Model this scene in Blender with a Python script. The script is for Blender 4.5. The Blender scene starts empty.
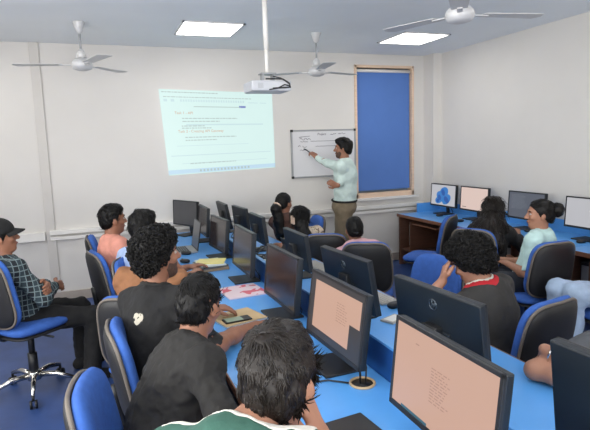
import bpy, bmesh, math, random
import numpy as np
from mathutils import Vector, Matrix

# ------------------------------------------------------------------ camera, light, exposure
S = bpy.context.scene
COL = S.collection
D = 6.66          # front wall
XR = 4.72         # wall with the desks
XL = -2.6         # opposite wall
YB = -2.6         # wall behind the camera
H = 3.0

cam_d = bpy.data.cameras.new('camera'); cam = bpy.data.objects.new('camera', cam_d); COL.objects.link(cam)
S.camera = cam
cam_d.sensor_fit = 'HORIZONTAL'; cam_d.sensor_width = 36.0; cam_d.lens = 517.81 / 590 * 36; cam_d.clip_start = .05
def _cam():
    yaw, pitch, roll = .3569, .1339, -.0321
    cy, sy, cp, sp = math.cos(yaw), math.sin(yaw), math.cos(pitch), math.sin(pitch)
    f = Vector((sy*cp, cy*cp, -sp)); r = Vector((cy, -sy, 0)); u = r.cross(f)
    r2 = r*math.cos(roll) + u*math.sin(roll); u2 = -r*math.sin(roll) + u*math.cos(roll)
    m = Matrix((r2, u2, -f)).transposed().to_4x4(); m.translation = (0, 0, 1.7635)
    cam.matrix_world = m
_cam()

W = bpy.data.worlds.new('world'); S.world = W; W.use_nodes = True
W.node_tree.nodes['Background'].inputs[0].default_value = (.8, .88, 1, 1)
W.node_tree.nodes['Background'].inputs[1].default_value = .3
S.view_settings.view_transform = 'Standard'; S.view_settings.look = 'None'
S.view_settings.exposure = 0.25; S.view_settings.gamma = 1.0
PANEL_POWER = 7.5      # emission of the ceiling panels
PANEL_RGB = (1.0, .97, .92)
# added fill lamps at two unseen walls, tilted up to brighten the ceiling
def area(name, loc, rot, sx, sy, power, rgb):
    d = bpy.data.lights.new(name, 'AREA'); d.shape = 'RECTANGLE'; d.size = sx; d.size_y = sy; d.energy = power; d.color = rgb
    o = bpy.data.objects.new(name, d); COL.objects.link(o); o.location = loc; o.rotation_euler = rot; return o
area('ceiling_fill', (.6, YB+.12, 1.75), (math.radians(118), 0, 0), 3.6, 1.5, 150, (1, .98, .95))
area('ceiling_fill', (XL+.12, 1.2, 1.75), (math.radians(118), 0, math.radians(-90)), 4.2, 1.5, 160, (1, .98, .95))

# ------------------------------------------------------------------ materials
def lin(c): return tuple((x/12.92 if x <= .04045 else ((x+.055)/1.055)**2.4) for x in c)
MATS = {}
def mat(name, rgb, rough=.6, metal=0., var=.06, vscale=8., bump=0., bscale=60., emit=0., coat=0., spec=.5, stretch=None):
    """sRGB colour with a little procedural variation and an optional bump"""
    if name in MATS: return MATS[name]
    m = bpy.data.materials.new(name); m.use_nodes = True; nt = m.node_tree; b = nt.nodes['Principled BSDF']
    c = lin(rgb)
    b.inputs['Roughness'].default_value = rough; b.inputs['Metallic'].default_value = metal
    b.inputs['Specular IOR Level'].default_value = spec; b.inputs['Coat Weight'].default_value = coat
    tc = nt.nodes.new('ShaderNodeTexCoord'); src = tc.outputs['Object']
    if stretch:
        mp = nt.nodes.new('ShaderNodeMapping'); mp.inputs['Scale'].default_value = stretch; nt.links.new(src, mp.inputs[0]); src = mp.outputs[0]
    n = nt.nodes.new('ShaderNodeTexNoise'); n.inputs['Scale'].default_value = vscale; n.inputs['Detail'].default_value = 4
    nt.links.new(src, n.inputs['Vector'])
    r = nt.nodes.new('ShaderNodeValToRGB'); r.color_ramp.elements[0].position = .3; r.color_ramp.elements[1].position = .7
    r.color_ramp.elements[0].color = (*[x*(1-var) for x in c], 1); r.color_ramp.elements[1].color = (*[min(1, x*(1+var)) for x in c], 1)
    nt.links.new(n.outputs['Fac'], r.inputs[0]); nt.links.new(r.outputs[0], b.inputs['Base Color'])
    if bump:
        n2 = nt.nodes.new('ShaderNodeTexNoise'); n2.inputs['Scale'].default_value = bscale; n2.inputs['Detail'].default_value = 3
        nt.links.new(src, n2.inputs['Vector'])
        bp = nt.nodes.new('ShaderNodeBump'); bp.inputs['Strength'].default_value = bump; bp.inputs['Distance'].default_value = .01
        nt.links.new(n2.outputs['Fac'], bp.inputs['Height']); nt.links.new(bp.outputs[0], b.inputs['Normal'])
    if emit:
        nt.links.new(r.outputs[0], b.inputs['Emission Color']); b.inputs['Emission Strength'].default_value = emit
    MATS[name] = m; return m

def plaid(name):
    m = bpy.data.materials.new(name); m.use_nodes = True; nt = m.node_tree; b = nt.nodes['Principled BSDF']; b.inputs['Roughness'].default_value = .85
    tc = nt.nodes.new('ShaderNodeTexCoord'); sp = nt.nodes.new('ShaderNodeSeparateXYZ'); nt.links.new(tc.outputs['Object'], sp.inputs[0])
    def math_(op, a, v):
        k = nt.nodes.new('ShaderNodeMath'); k.operation = op
        for i, q in enumerate((a, v)):
            if isinstance(q, (int, float)): k.inputs[i].default_value = q
            else: nt.links.new(q, k.inputs[i])
        return k.outputs[0]
    s = None
    d = math_('ADD', sp.outputs['X'], math_('MULTIPLY', sp.outputs['Y'], .6))
    for src, off in ((sp.outputs['Z'], .0), (d, .31)):
        fr = math_('FRACT', math_('MULTIPLY', math_('ADD', src, off+5), 26), 0)
        band = math_('LESS_THAN', fr, .17)
        s = band if s is None else math_('MAXIMUM', s, band)
    wide = math_('LESS_THAN', math_('FRACT', math_('MULTIPLY', math_('ADD', d, 5.31), 13), 0), .5)
    mx0 = nt.nodes.new('ShaderNodeMix'); mx0.data_type = 'RGBA'; nt.links.new(wide, mx0.inputs['Factor'])
    mx0.inputs['A'].default_value = (*lin((.08, .11, .14)), 1); mx0.inputs['B'].default_value = (*lin((.15, .21, .24)), 1)
    mx = nt.nodes.new('ShaderNodeMix'); mx.data_type = 'RGBA'; nt.links.new(s, mx.inputs['Factor'])
    nt.links.new(mx0.outputs['Result'], mx.inputs['A']); mx.inputs['B'].default_value = (*lin((.42, .48, .49)), 1)
    nt.links.new(mx.outputs['Result'], b.inputs['Base Color']); MATS[name] = m; return m

def chest_print(name, base, ink, c, rad):
    m = mat(name, base, .9, var=.2, vscale=12, bump=.3, bscale=40); nt = m.node_tree; b = nt.nodes['Principled BSDF']
    old = b.inputs['Base Color'].links[0].from_socket; tc = nt.nodes.new('ShaderNodeTexCoord')
    vd = nt.nodes.new('ShaderNodeVectorMath'); vd.operation = 'DISTANCE'; nt.links.new(tc.outputs['Object'], vd.inputs[0]); vd.inputs[1].default_value = c
    lt = nt.nodes.new('ShaderNodeMath'); lt.operation = 'LESS_THAN'; nt.links.new(vd.outputs['Value'], lt.inputs[0]); lt.inputs[1].default_value = rad
    n = nt.nodes.new('ShaderNodeTexNoise'); n.inputs['Scale'].default_value = 55; nt.links.new(tc.outputs['Object'], n.inputs['Vector'])
    gt = nt.nodes.new('ShaderNodeMath'); gt.operation = 'GREATER_THAN'; nt.links.new(n.outputs['Fac'], gt.inputs[0]); gt.inputs[1].default_value = .44
    mu = nt.nodes.new('ShaderNodeMath'); mu.operation = 'MULTIPLY'; nt.links.new(lt.outputs[0], mu.inputs[0]); nt.links.new(gt.outputs[0], mu.inputs[1])
    mx = nt.nodes.new('ShaderNodeMix'); mx.data_type = 'RGBA'; nt.links.new(mu.outputs[0], mx.inputs['Factor']); nt.links.new(old, mx.inputs['A']); mx.inputs['B'].default_value = (*lin(ink), 1)
    nt.links.new(mx.outputs['Result'], b.inputs['Base Color']); return m

def printed(name, base, spots, scale, thr=.55):
    m = bpy.data.materials.new(name); m.use_nodes = True; nt = m.node_tree; b = nt.nodes['Principled BSDF']; b.inputs['Roughness'].default_value = .85
    tc = nt.nodes.new('ShaderNodeTexCoord'); n = nt.nodes.new('ShaderNodeTexNoise'); n.inputs['Scale'].default_value = scale
    nt.links.new(tc.outputs['Object'], n.inputs['Vector'])
    r = nt.nodes.new('ShaderNodeValToRGB'); r.color_ramp.interpolation = 'CONSTANT'
    r.color_ramp.elements[0].color = (*lin(base), 1); r.color_ramp.elements[0].position = 0
    r.color_ramp.elements[1].color = (*lin(spots), 1); r.color_ramp.elements[1].position = thr
    nt.links.new(n.outputs['Fac'], r.inputs[0]); nt.links.new(r.outputs[0], b.inputs['Base Color']); MATS[name] = m; return m

def glow(name, rgb, k=1.):
    k *= .79
    """a lit screen or the projected light: emits, with a dark glossy surface of its own"""
    m = bpy.data.materials.new(name); m.use_nodes = True; nt = m.node_tree; b = nt.nodes['Principled BSDF']
    b.inputs['Base Color'].default_value = (.02, .02, .02, 1); b.inputs['Roughness'].default_value = .35
    tc = nt.nodes.new('ShaderNodeTexCoord'); n = nt.nodes.new('ShaderNodeTexNoise'); n.inputs['Scale'].default_value = 3
    nt.links.new(tc.outputs['Object'], n.inputs['Vector'])
    r = nt.nodes.new('ShaderNodeValToRGB'); c = lin(rgb)
    r.color_ramp.elements[0].color = (*[x*.97 for x in c], 1); r.color_ramp.elements[1].color = (*c, 1)
    nt.links.new(n.outputs['Fac'], r.inputs[0]); nt.links.new(r.outputs[0], b.inputs['Emission Color'])
    b.inputs['Emission Strength'].default_value = k; MATS[name] = m; return m

M = dict(
    wall=mat('wall_paint', (.85, .838, .82), .75, var=.02, vscale=2, bump=.05, bscale=180),
    ceil=mat('ceiling_paint', (.93, .945, .95), .8, var=.015, vscale=2),
    floor=mat('floor_vinyl', (.19, .29, .50), .40, var=.22, vscale=3.5, bump=.03, bscale=90),
    trim=mat('white_trunking', (.90, .89, .87), .45, var=.02),
    wood_pale=mat('pale_wood', (.88, .77, .67), .5, var=.08, vscale=6, stretch=(1, 1, 8)),
    desk=mat('blue_laminate', (.34, .62, .89), .32, var=.03, vscale=5),
    desk_dark=mat('dark_blue_laminate', (.10, .30, .56), .4, var=.05, vscale=4),
    edge=mat('brown_edge', (.50, .33, .24), .5, var=.1, vscale=20),
    wood=mat('brown_wood', (.41, .28, .22), .5, var=.14, vscale=5, stretch=(1, 1, 10)),
    dark=mat('black_plastic', (.10, .105, .115), .45, var=.08, vscale=20),
    shell=mat('black_shell', (.115, .115, .12), .55, var=.12, vscale=9, bump=.1, bscale=250),
    shelledge=mat('grey_shell_edge', (.42, .39, .36), .6, var=.1, vscale=12),
    housing=mat('monitor_housing', (.09, .115, .14), .42, var=.06, vscale=12, bump=.05, bscale=300),
    bezel=mat('monitor_bezel', (.14, .145, .155), .4, var=.05),
    bezel_lit=mat('monitor_rim', (.42, .42, .42), .4, var=.05),
    fabric=mat('blue_upholstery', (.20, .37, .68), .85, var=.10, vscale=30, bump=.25, bscale=400),
    chrome=mat('chrome', (.82, .81, .79), .18, 1., var=.03),
    metal=mat('white_metal', (.80, .80, .80), .4, .1, var=.03),
    greymetal=mat('grey_metal', (.62, .63, .64), .4, .3, var=.05),
    blind=mat('blue_blind', (.33, .48, .75), .8, var=.03, vscale=3, bump=.1, bscale=300),
    board=mat('whiteboard_surface', (.86, .86, .87), .25, var=.01),
    ink=mat('marker_ink', (.22, .22, .28), .6),
    paper=mat('paper', (.88, .88, .86), .7, var=.02),
    skin=mat('skin_brown', (.58, .40, .31), .55, var=.07, vscale=14, bump=.06, bscale=160),
    skin_b=mat('skin_tan', (.64, .46, .37), .55, var=.07, vscale=14, bump=.06, bscale=160),
    hair=mat('black_hair', (.043, .038, .037), .5, var=.35, vscale=60, spec=.25),
    hair_b=mat('dark_brown_hair', (.105, .083, .070), .42, var=.5, vscale=45, spec=.35),
    black_cloth=mat('black_cloth', (.085, .085, .09), .9, var=.2, vscale=12, bump=.3, bscale=40),
    char_cloth=mat('charcoal_cloth', (.19, .185, .18), .9, var=.12, vscale=12, bump=.3, bscale=40),
    white_eye=mat('eye_white', (.70, .66, .63), .3), iris=mat('dark_iris', (.07, .04, .03), .2),
    lips=mat('lips', (.52, .31, .27), .5),
)
def cloth(name, rgb, **k): return mat(name, rgb, .88, var=k.get('var', .10), vscale=14, bump=.25, bscale=45)

# ------------------------------------------------------------------ object helpers
def link(o, parent=None, loc=(0, 0, 0), rz=0):
    COL.objects.link(o); o.location = loc; o.rotation_euler = (0, 0, rz)
    if parent is not None: o.parent = parent
    return o
def tag(o, label=None, cat=None, group=None, kind=None):
    if label: o['label'] = label
    if cat: o['category'] = cat
    if group: o['group'] = group
    if kind: o['kind'] = kind
    return o
def thing(name, loc, rz, label, cat, group=None):
    o = bpy.data.objects.new(name, None); o.empty_display_size = .1
    return tag(link(o, None, loc, rz), label, cat, group)
def raw(name, verts, faces, m, parent=None, loc=(0, 0, 0), smooth=True):
    me = bpy.data.meshes.new(name); me.from_pydata([tuple(map(float, v)) for v in verts], [], [tuple(map(int, f)) for f in faces]); me.update()
    if smooth: me.polygons.foreach_set('use_smooth', [True]*len(me.polygons))
    me.materials.append(m)
    return link(bpy.data.objects.new(name, me), parent, loc)

class MB:
    """collects shapes into one mesh"""
    def __init__(s): s.v = []; s.f = []; s.sm = []
    def add(s, vs, fs, smooth=False):
        o = len(s.v); s.v += [Vector(v) for v in vs]; s.f += [[i+o for i in f] for f in fs]; s.sm += [smooth]*len(fs); return s
    def box(s, c, size, rot=None, bev=0.):
        hx, hy, hz = [q/2 for q in size]
        bm = bmesh.new(); bmesh.ops.create_cube(bm, size=1)
        for v in bm.verts: v.co = Vector((v.co.x*size[0], v.co.y*size[1], v.co.z*size[2]))
        if bev: bmesh.ops.bevel(bm, geom=bm.edges[:], offset=min(bev, .45*min(size)), segments=2, affect='EDGES', profile=.6)
        R = rot if rot is not None else Matrix.Identity(3)
        bm.verts.index_update()
        s.add([R @ v.co + Vector(c) for v in bm.verts], [[v.index for v in f.verts] for f in bm.faces]); bm.free(); return s
    def tube(s, pts, r, n=10, closed=False, caps=True):
        pts = [Vector(p) for p in pts]; rs = r if isinstance(r, (list, tuple)) else [r]*len(pts)
        up = None; rings = []
        for i, p in enumerate(pts):
            a = pts[(i-1) % len(pts)] if (closed or i > 0) else p; b = pts[(i+1) % len(pts)] if (closed or i < len(pts)-1) else p
            t = (b-a).normalized()
            if up is None: up = Vector((0, 0, 1)) if abs(t.z) < .9 else Vector((1, 0, 0))
            u = (up - t*up.dot(t)).normalized(); up = u; w = t.cross(u)
            rings.append([p + (u*math.cos(q)+w*math.sin(q))*rs[i] for q in (2*math.pi*k/n for k in range(n))])
        vs = [q for ring in rings for q in ring]; fs = []
        m = len(rings)
        for i in range(m if closed else m-1):
            j = (i+1) % m
            for k in range(n): fs.append([i*n+k, i*n+(k+1) % n, j*n+(k+1) % n, j*n+k])
        if caps and not closed: fs += [list(range(n))[::-1], [(m-1)*n+k for k in range(n)]]
        return s.add(vs, fs, True)
    def lathe(s, prof, c=(0, 0, 0), n=20, R=None):
        c = Vector(c); R = R if R is not None else Matrix.Identity(3)
        vs = [R @ Vector((r*math.cos(2*math.pi*k/n), r*math.sin(2*math.pi*k/n), z)) + c for r, z in prof for k in range(n)]
        fs = [[i*n+k, i*n+(k+1) % n, (i+1)*n+(k+1) % n, (i+1)*n+k] for i in range(len(prof)-1) for k in range(n)]
        fs += [list(range(n))[::-1], [(len(prof)-1)*n+k for k in range(n)]]
        return s.add(vs, fs, True)
    def quad(s, a, b, c, d): return s.add([a, b, c, d], [[0, 1, 2, 3]])
    def pad(s, c, ax, ay, az, w, h, t, e=4., bend=0., lip=.6, n=40, rings=6, taper=0.):
        """upholstered pad: superellipse outline w x h in (ax, ay), thickness t along az, bent by bend"""
        c, ax, ay, az = Vector(c), Vector(ax), Vector(ay), Vector(az); vs = []; fs = []
        def pt(q, a, sgn):
            ca, sa = math.cos(a), math.sin(a)
            x = math.copysign(abs(ca)**(2/e), ca)*q*w/2; y = math.copysign(abs(sa)**(2/e), sa)*q*h/2
            x *= 1 + taper*y/(h/2)
            z = sgn*t/2*(max(0, 1-q**6))**.5 + bend*(x*x)/(w*w/4)
            return c + ax*x + ay*y + az*z
        qs = [0.02] + [k/rings for k in range(1, rings)] + [.96, 1]
        seq = [(q, 1) for q in qs] + [(q, -1) for q in qs[::-1][1:]]
        for q, sg in seq: vs += [pt(q, 2*math.pi*k/n, sg) for k in range(n)]
        for i in range(len(seq)-1):
            for k in range(n): fs.append([i*n+k, i*n+(k+1) % n, (i+1)*n+(k+1) % n, (i+1)*n+k])
        fs += [list(range(n))[::-1], [(len(seq)-1)*n+k for k in range(n)]]
        return s.add(vs, fs, True)
    def build(s, name, m, parent=None, loc=(0, 0, 0), rz=0):
        me = bpy.data.meshes.new(name); bm = bmesh.new(); vs = [bm.verts.new(v) for v in s.v]
        for f, sm in zip(s.f, s.sm):
            try: q = bm.faces.new([vs[i] for i in f]); q.smooth = sm
            except ValueError: pass
        bmesh.ops.recalc_face_normals(bm, faces=bm.faces[:]); bm.to_mesh(me); bm.free()
        me.materials.append(m)
        return link(bpy.data.objects.new(name, me), parent, loc, rz)
def rotz(a): return Matrix.Rotation(a, 3, 'Z')
def roty(a): return Matrix.Rotation(a, 3, 'Y')
def rotx(a): return Matrix.Rotation(a, 3, 'X')
def copy_tree(o, parent=None):
    c = o.copy(); COL.objects.link(c)
    if parent is not None: c.parent = parent; c.matrix_parent_inverse = o.matrix_parent_inverse
    for ch in list(o.children): copy_tree(ch, c)
    return c
def text(body, size, m, parent, loc, rot, name='lettering', shear=0., extrude=.0006):
    cu = bpy.data.curves.new(name, 'FONT'); cu.body = body; cu.size = size; cu.extrude = extrude; cu.shear = shear
    cu.align_x = 'LEFT'; cu.materials.append(m)
    o = bpy.data.objects.new(name, cu); COL.objects.link(o); o.location = loc; o.rotation_euler = rot
    bpy.context.view_layer.update(); me = bpy.data.meshes.new_from_object(o.evaluated_get(bpy.context.evaluated_depsgraph_get())); bpy.data.objects.remove(o)
    o = bpy.data.objects.new(name, me); COL.objects.link(o); o.location = loc; o.rotation_euler = rot
    if parent is not None: o.parent = parent
    return o
rnd = random.Random(7)
PI = math.pi

# ------------------------------------------------------------------ the room
def struct(name, mb, m): return tag(mb.build(name, m), kind='structure')
def wall(name, label, *boxes):
    b = MB()
    for c, s in boxes: b.box(c, s)
    return tag(b.build(name, M['wall']), label, kind='structure')
tag(MB().box(((XL+XR)/2, (YB+D)/2, -.05), (XR-XL+.4, D-YB+.4, .1)).build('floor', M['floor']), 'glossy blue vinyl floor', kind='structure')
tag(MB().box(((XL+XR)/2, (YB+D)/2, H+.05), (XR-XL+.4, D-YB+.4, .1)).build('ceiling', M['ceil']), 'plain pale ceiling', kind='structure')
wx0, wx1, wz0, wz1 = 3.43, 4.40, .97, 2.85       # window opening in the front wall
t = .2
wall('wall_front', 'off-white front wall', (((XL+wx0)/2, D+t/2, H/2), (wx0-XL, t, H)), (((wx1+XR)/2, D+t/2, H/2), (XR-wx1, t, H)),
     (((wx0+wx1)/2, D+t/2, wz0/2), (wx1-wx0, t, wz0)), (((wx0+wx1)/2, D+t/2, (wz1+H)/2), (wx1-wx0, t, H-wz1)))
wall('wall_right', 'off-white wall above the row of desks', ((XR+.1, (YB+D)/2, H/2), (.2, D-YB, H)))
wall('wall_left', 'off-white wall', ((XL-.1, (YB+D)/2, .5), (.2, D-YB, 1.)), ((XL-.1, (YB+D)/2, 2.75), (.2, D-YB, .5)), ((XL-.1, (YB-.9)/2, 1.75), (.2, -.9-YB, 1.5)), ((XL-.1, (3.3+D)/2, 1.75), (.2, D-3.3, 1.5)))  # gap in this unseen wall added for the side fill lamp
bw = MB()   # unseen back wall, with an opening added for the fill lamp
for c, s in ((((XL+XR)/2, YB-.1, .5), (XR-XL, .2, 1.0)), (((XL+XR)/2, YB-.1, 2.75), (XR-XL, .2, .5)), (((XL-1.2)/2, YB-.1, 1.75), (-1.2-XL, .2, 1.5)), (((2.4+XR)/2, YB-.1, 1.75), (XR-2.4, .2, 1.5))): bw.box(c, s)
tag(bw.build('wall_back', M['wall']), kind='structure')
wall('wall_pillar', 'square pillar in the corner beside the window', ((4.65, 6.54, H/2), (.14, .24, H)))
# window: frame, blind, sill
wn = MB(); fr = .036
for c, s in (((wx0+fr/2, D+.03, (wz0+wz1)/2), (fr, .10, wz1-wz0)), ((wx1-fr/2, D+.03, (wz0+wz1)/2), (fr, .10, wz1-wz0)),
             (((wx0+wx1)/2, D+.03, wz1-fr/2), (wx1-wx0, .10, fr)), (((wx0+wx1)/2, D+.03, wz0+fr), (wx1-wx0, .10, fr*2))): wn.box(c, s, bev=.004)
win = tag(wn.build('window_1', M['wood_pale']), 'window with pale wooden frame and lowered blind', kind='structure')
MB().box(((wx0+wx1)/2, D+.15, (wz0+wz1)/2), (wx1-wx0-.02, .01, wz1-wz0-.02)).build('pane', mat('window_glass', (.55, .62, .7), .05), win)
sill = MB().box(((wx0+wx1)/2, D-.03, wz0-.015), (wx1-wx0+.10, .10, .035), bev=.004).build('sill', M['trim'], win)
bl = thing('roller_blind', ((wx0+wx1)/2, D+.035, 0), 0, 'blue roller blind pulled down over the whole window', 'blind')
MB().box((0, 0, (wz0+wz1)/2+.02), (wx1-wx0-.10, .006, wz1-wz0-.20)).build('blind_fabric', M['blind'], bl)
MB().tube([(-(wx1-wx0)/2+.05, -.015, wz1-.075), ((wx1-wx0)/2-.05, -.015, wz1-.075)], .022).build('roller_tube', M['trim'], bl)
MB().box((0, 0, wz0+.115), (wx1-wx0-.10, .014, .022)).build('bottom_bar', M['blind'], bl)
# trunking, ledges and baseboards
tr = MB().box(((-.60+4.55)/2, D-.03, .835), (5.15, .06, .055), bev=.006).box(((-.60+4.55)/2, D-.022, .765), (5.15, .044, .045), bev=.006)
tag(tr.build('trim_1', M['trim']), 'white double cable trunking along the front wall', kind='structure')
tag(MB().box(((XL-.65)/2, D-.03, .80), (-.65-XL, .06, .10), bev=.006).build('trim_2', M['trim']), kind='structure')
tag(MB().box((-.59, D-.013, (H+.11)/2), (.10, .026, H-.11), bev=.004).build('trim_3', mat('side_shade_grey', (.80, .785, .765), .6, var=.02)), 'upright strip on the front wall, side shade put into its grey', kind='structure')  # thin upright strip; its darker grey stands in for side shading
tag(MB().box(((XL+4.58)/2, D-.012, .055), (4.58-XL, .024, .11)).build('baseboard_front', mat('stone_skirting', (.68, .64, .60), .5, var=.08)), kind='structure')
tag(MB().box((XR-.012, (YB+6.3)/2, .055), (.024, 6.3-YB, .11)).build('baseboard_right', MATS['stone_skirting']), kind='structure')
tag(MB().box((XL+.012, (YB+D)/2, .055), (.024, D-YB, .11)).build('baseboard_left', MATS['stone_skirting']), kind='structure')

# ceiling panels
pan_em = bpy.data.materials.new('panel_light'); pan_em.use_nodes = True
_b = pan_em.node_tree.nodes['Principled BSDF']; _b.inputs['Base Color'].default_value = (.9, .9, .9, 1)
_b.inputs['Emission Color'].default_value = (*PANEL_RGB, 1); _b.inputs['Emission Strength'].default_value = PANEL_POWER
def panel(x, y, label):
    o = thing('ceiling_light', (x, y, H), 0, label, 'ceiling light', 'square ceiling light panels')
    f = MB()
    for c, s in (((0, .305, -.006), (.63, .02, .012)), ((0, -.305, -.006), (.63, .02, .012)), ((.305, 0, -.006), (.02, .63, .012)), ((-.305, 0, -.006), (.02, .63, .012))): f.box(c, s)
    f.build('frame', M['metal'], o); MB().box((0, 0, -.004), (.59, .59, .006)).build('diffuser', pan_em, o)
panel(1.18, 5.58, 'lit square ceiling panel above the projected picture')
panel(3.67, 5.56, 'lit square ceiling panel in front of the blue blind')
for x, y, lb in ((1.18, 2.7, 'lit square ceiling panel over the middle of the benches'), (3.67, 2.7, 'lit square ceiling panel over the aisle by the wall desks'), (1.18, -.2, 'lit square ceiling panel over the camera'), (3.67, -.2, 'lit square ceiling panel in the rear corner by the wall desks'),
                 (-1.3, 5.58, 'lit square ceiling panel by the front wall, past the upright strip'), (-1.3, 2.7, 'lit square ceiling panel behind the boy in the cap'), (-1.3, -.2, 'lit square ceiling panel in the rear corner by the added side opening')):
    panel(x, y, lb)

# ------------------------------------------------------------------ ceiling fans
def fan(loc, zhub, ang, label, blade_mat):
    o = thing('ceiling_fan', (loc[0], loc[1], H), 0, label, 'ceiling fan', 'three-blade ceiling fans')
    d = H - zhub
    MB().lathe([(.012, -.11), (.03, -.09), (.055, -.01), (.058, 0)], n=20).build('ceiling_cup', M['metal'], o)
    MB().tube([(0, 0, -.05), (0, 0, -d+.10)], .011).build('down_rod', M['greymetal'], o)
    MB().lathe([(.012, -d+.15), (.035, -d+.12), (.05, -d+.07), (.03, -d+.06)], n=20).build('lower_cup', M['metal'], o)
    MB().lathe([(.04, -d-.055), (.085, -d-.04), (.10, -d), (.09, -d+.03), (.05, -d+.06)], n=24).build('motor_housing', M['metal'], o)
    for k in range(3):
        a = ang + k*2*PI/3; R = rotz(a) @ rotx(math.radians(1))
        b = MB().add([R @ Vector((x, y, z)) + Vector((0, 0, -d)) for x, y, z in
             [(.17, -.055, 0), (.60, -.075, 0), (.63, .0, 0), (.60, .065, 0), (.17, .05, 0), (.17, -.055, .004), (.60, -.075, .004), (.63, 0, .004), (.60, .065, .004), (.17, .05, .004)]],
             [[4, 3, 2, 1, 0], [5, 6, 7, 8, 9], [0, 1, 6, 5], [1, 2, 7, 6], [2, 3, 8, 7], [3, 4, 9, 8], [4, 0, 5, 9]])
        bo = b.build('blade', blade_mat, o)
        MB().box(R @ Vector((.145, 0, -.004)) + Vector((0, 0, -d)), (.13, .035, .008), R).build('blade_bracket', M['metal'], bo)
fm = mat('fan_blade_white', (.80, .80, .79), .4, var=.03); fm2 = mat('fan_blade_grey', (.66, .68, .70), .4, var=.03)
fan((-.08, 5.55), 2.60, math.radians(50), 'white ceiling fan over the pupils beside the grey upright strip', fm)
fan((2.38, 5.53), 2.58, math.radians(20), 'white ceiling fan between the projected picture and the blind', fm2)
fan((2.38, 3.04), 2.61, math.radians(-8), 'white ceiling fan hanging nearest, cut by the top of the picture', fm)

# ------------------------------------------------------------------ projector on its pole
pj = thing('ceiling_projector', (1.36, 4.2, H), 0, 'white projector hanging from a ceiling pole with black cables', 'projector')
MB().lathe([(.07, -.012), (.075, 0)], n=20).tube([(0, 0, 0), (0, 0, -.45)], .022).build('upper_pole', M['trim'], pj)
MB().tube([(0, 0, -.44), (0, 0, -.64)], .016).build('lower_pole', M['trim'], pj)
MB().box((0, 0, -.645), (.13, .10, .012), bev=.003).box((-.045, 0, -.675), (.012, .08, .06)).box((.045, 0, -.675), (.012, .08, .06)).build('mount_bracket', M['greymetal'], pj)
MB().box((-.005, 0, -.752), (.34, .26, .085), bev=.018).build('projector_body', mat('projector_white', (.74, .75, .77), .4, var=.04), pj)
MB().lathe([(.035, -.02), (.04, .02)], (-.11, .135, -.748), n=20, R=rotx(PI/2)).build('lens_ring', M['dark'], pj)
g = MB()
for k in range(5): g.box((-.10, -.131, -.735-k*.009), (.045, .004, .004))
g.build('speaker_grille', M['greymetal'], pj)
MB().tube([(-.03, -.05, -.69), (.03, -.10, -.695), (.09, -.13, -.70), (.14, -.145, -.735), (.15, -.145, -.765), (.09, -.14, -.77), (.0, -.138, -.775)], .006, 8).build('cable', M['dark'], pj)
MB().tube([(.03, -.06, -.67), (.08, -.11, -.69), (.145, -.14, -.74)], .005, 8).build('cable', M['dark'], pj)
MB().tube([(-.03, -.135, -.785), (.04, -.14, -.775), (.10, -.14, -.745), (.145, -.14, -.755)], .005, 8).build('cable', M['dark'], pj)

# ------------------------------------------------------------------ projected picture (projector light put in as the glow of a slightly keystoned sheet)
Q = [Vector((.75, 0, 2.50)), Vector((2.21, 0, 2.455)), Vector((2.22, 0, 1.475)), Vector((.81, 0, 1.435))]
def qp(u, v, off=0.): # u 0..1 across, v 0..1 downwards
    a = Q[0].lerp(Q[1], u); b = Q[3].lerp(Q[2], u); r = a.lerp(b, v); r.y = -off; return r
sc = thing('projected_light', (0, D-.006, 0), 0, 'bright projected document page on the front wall', 'projection')
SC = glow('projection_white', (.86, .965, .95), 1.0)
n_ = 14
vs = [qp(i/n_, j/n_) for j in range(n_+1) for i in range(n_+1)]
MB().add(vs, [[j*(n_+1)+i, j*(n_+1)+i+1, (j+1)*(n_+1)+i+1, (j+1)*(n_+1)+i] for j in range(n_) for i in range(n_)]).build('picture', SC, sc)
def bars(name, rows, m, off=.002):
    b = MB()
    for u0, u1, v, hh in rows:
        b.quad(qp(u0, v-hh/2, off), qp(u1, v-hh/2, off), qp(u1, v+hh/2, off), qp(u0, v+hh/2, off))
    return b.build(name, m, sc)
def words(u0, u1, v, hh, r):
    out = []; u = u0
    while u < u1:
        w = r.uniform(.012, .04); out.append((u, min(u1, u+w), v, hh)); u += w+.006
    return out
tx = glow('projected_grey_text', (.70, .78, .77), 1.); tb = glow('projected_pale_band', (.79, .90, .91), 1.)
tr_ = glow('projected_rust_heading', (.82, .66, .53), 1.); tv = glow('projected_blue_button', (.48, .54, .78), 1.)
rows = words(.02, .50, .03, .011, rnd) + words(.03, .80, .085, .009, rnd)
bars('title_bar', rows, tx)
bars('toolbar_icons', [(.17+k*.022, .183+k*.022, .125, .028) for k in range(26)], tb)
bars('toolbar_icons', [(.03, .06, .125, .03), (.09, .12, .125, .03)], tb)
bars('toolbar_icons', [(.77, .86, .135, .010), (.88, .94, .135, .010)], tb)
bars('ruler_line', [(.28, .70, .195, .009)], tx); bars('button', [(.685, .745, .19, .026)], tv)
for para in (((.17, .66, .335), (.17, .50, .37)), ((.16, .36, .425), (.16, .42, .45)), ((.18, .64, .56), (.18, .46, .595)), ((.20, .62, .875),)):
    rows = []
    for u0, u1, v in para: rows += words(u0, u1, v, .011, rnd)
    bars('paragraph_text', rows, tx)
bars('page_line', [(.04, .96, .775, .010), (.13, .92, .87, .006), (.20, .90, .41, .016), (.10, .75, .66, .006)], tb)
bars('task_bar', [(.0, 1., .965, .05)], glow('projected_task_bar', (.76, .88, .95), 1.))
bars('task_bar_icon', [(.28+k*.032, .296+k*.032, .965, .026) for k in range(15)], tx, .003)
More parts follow.
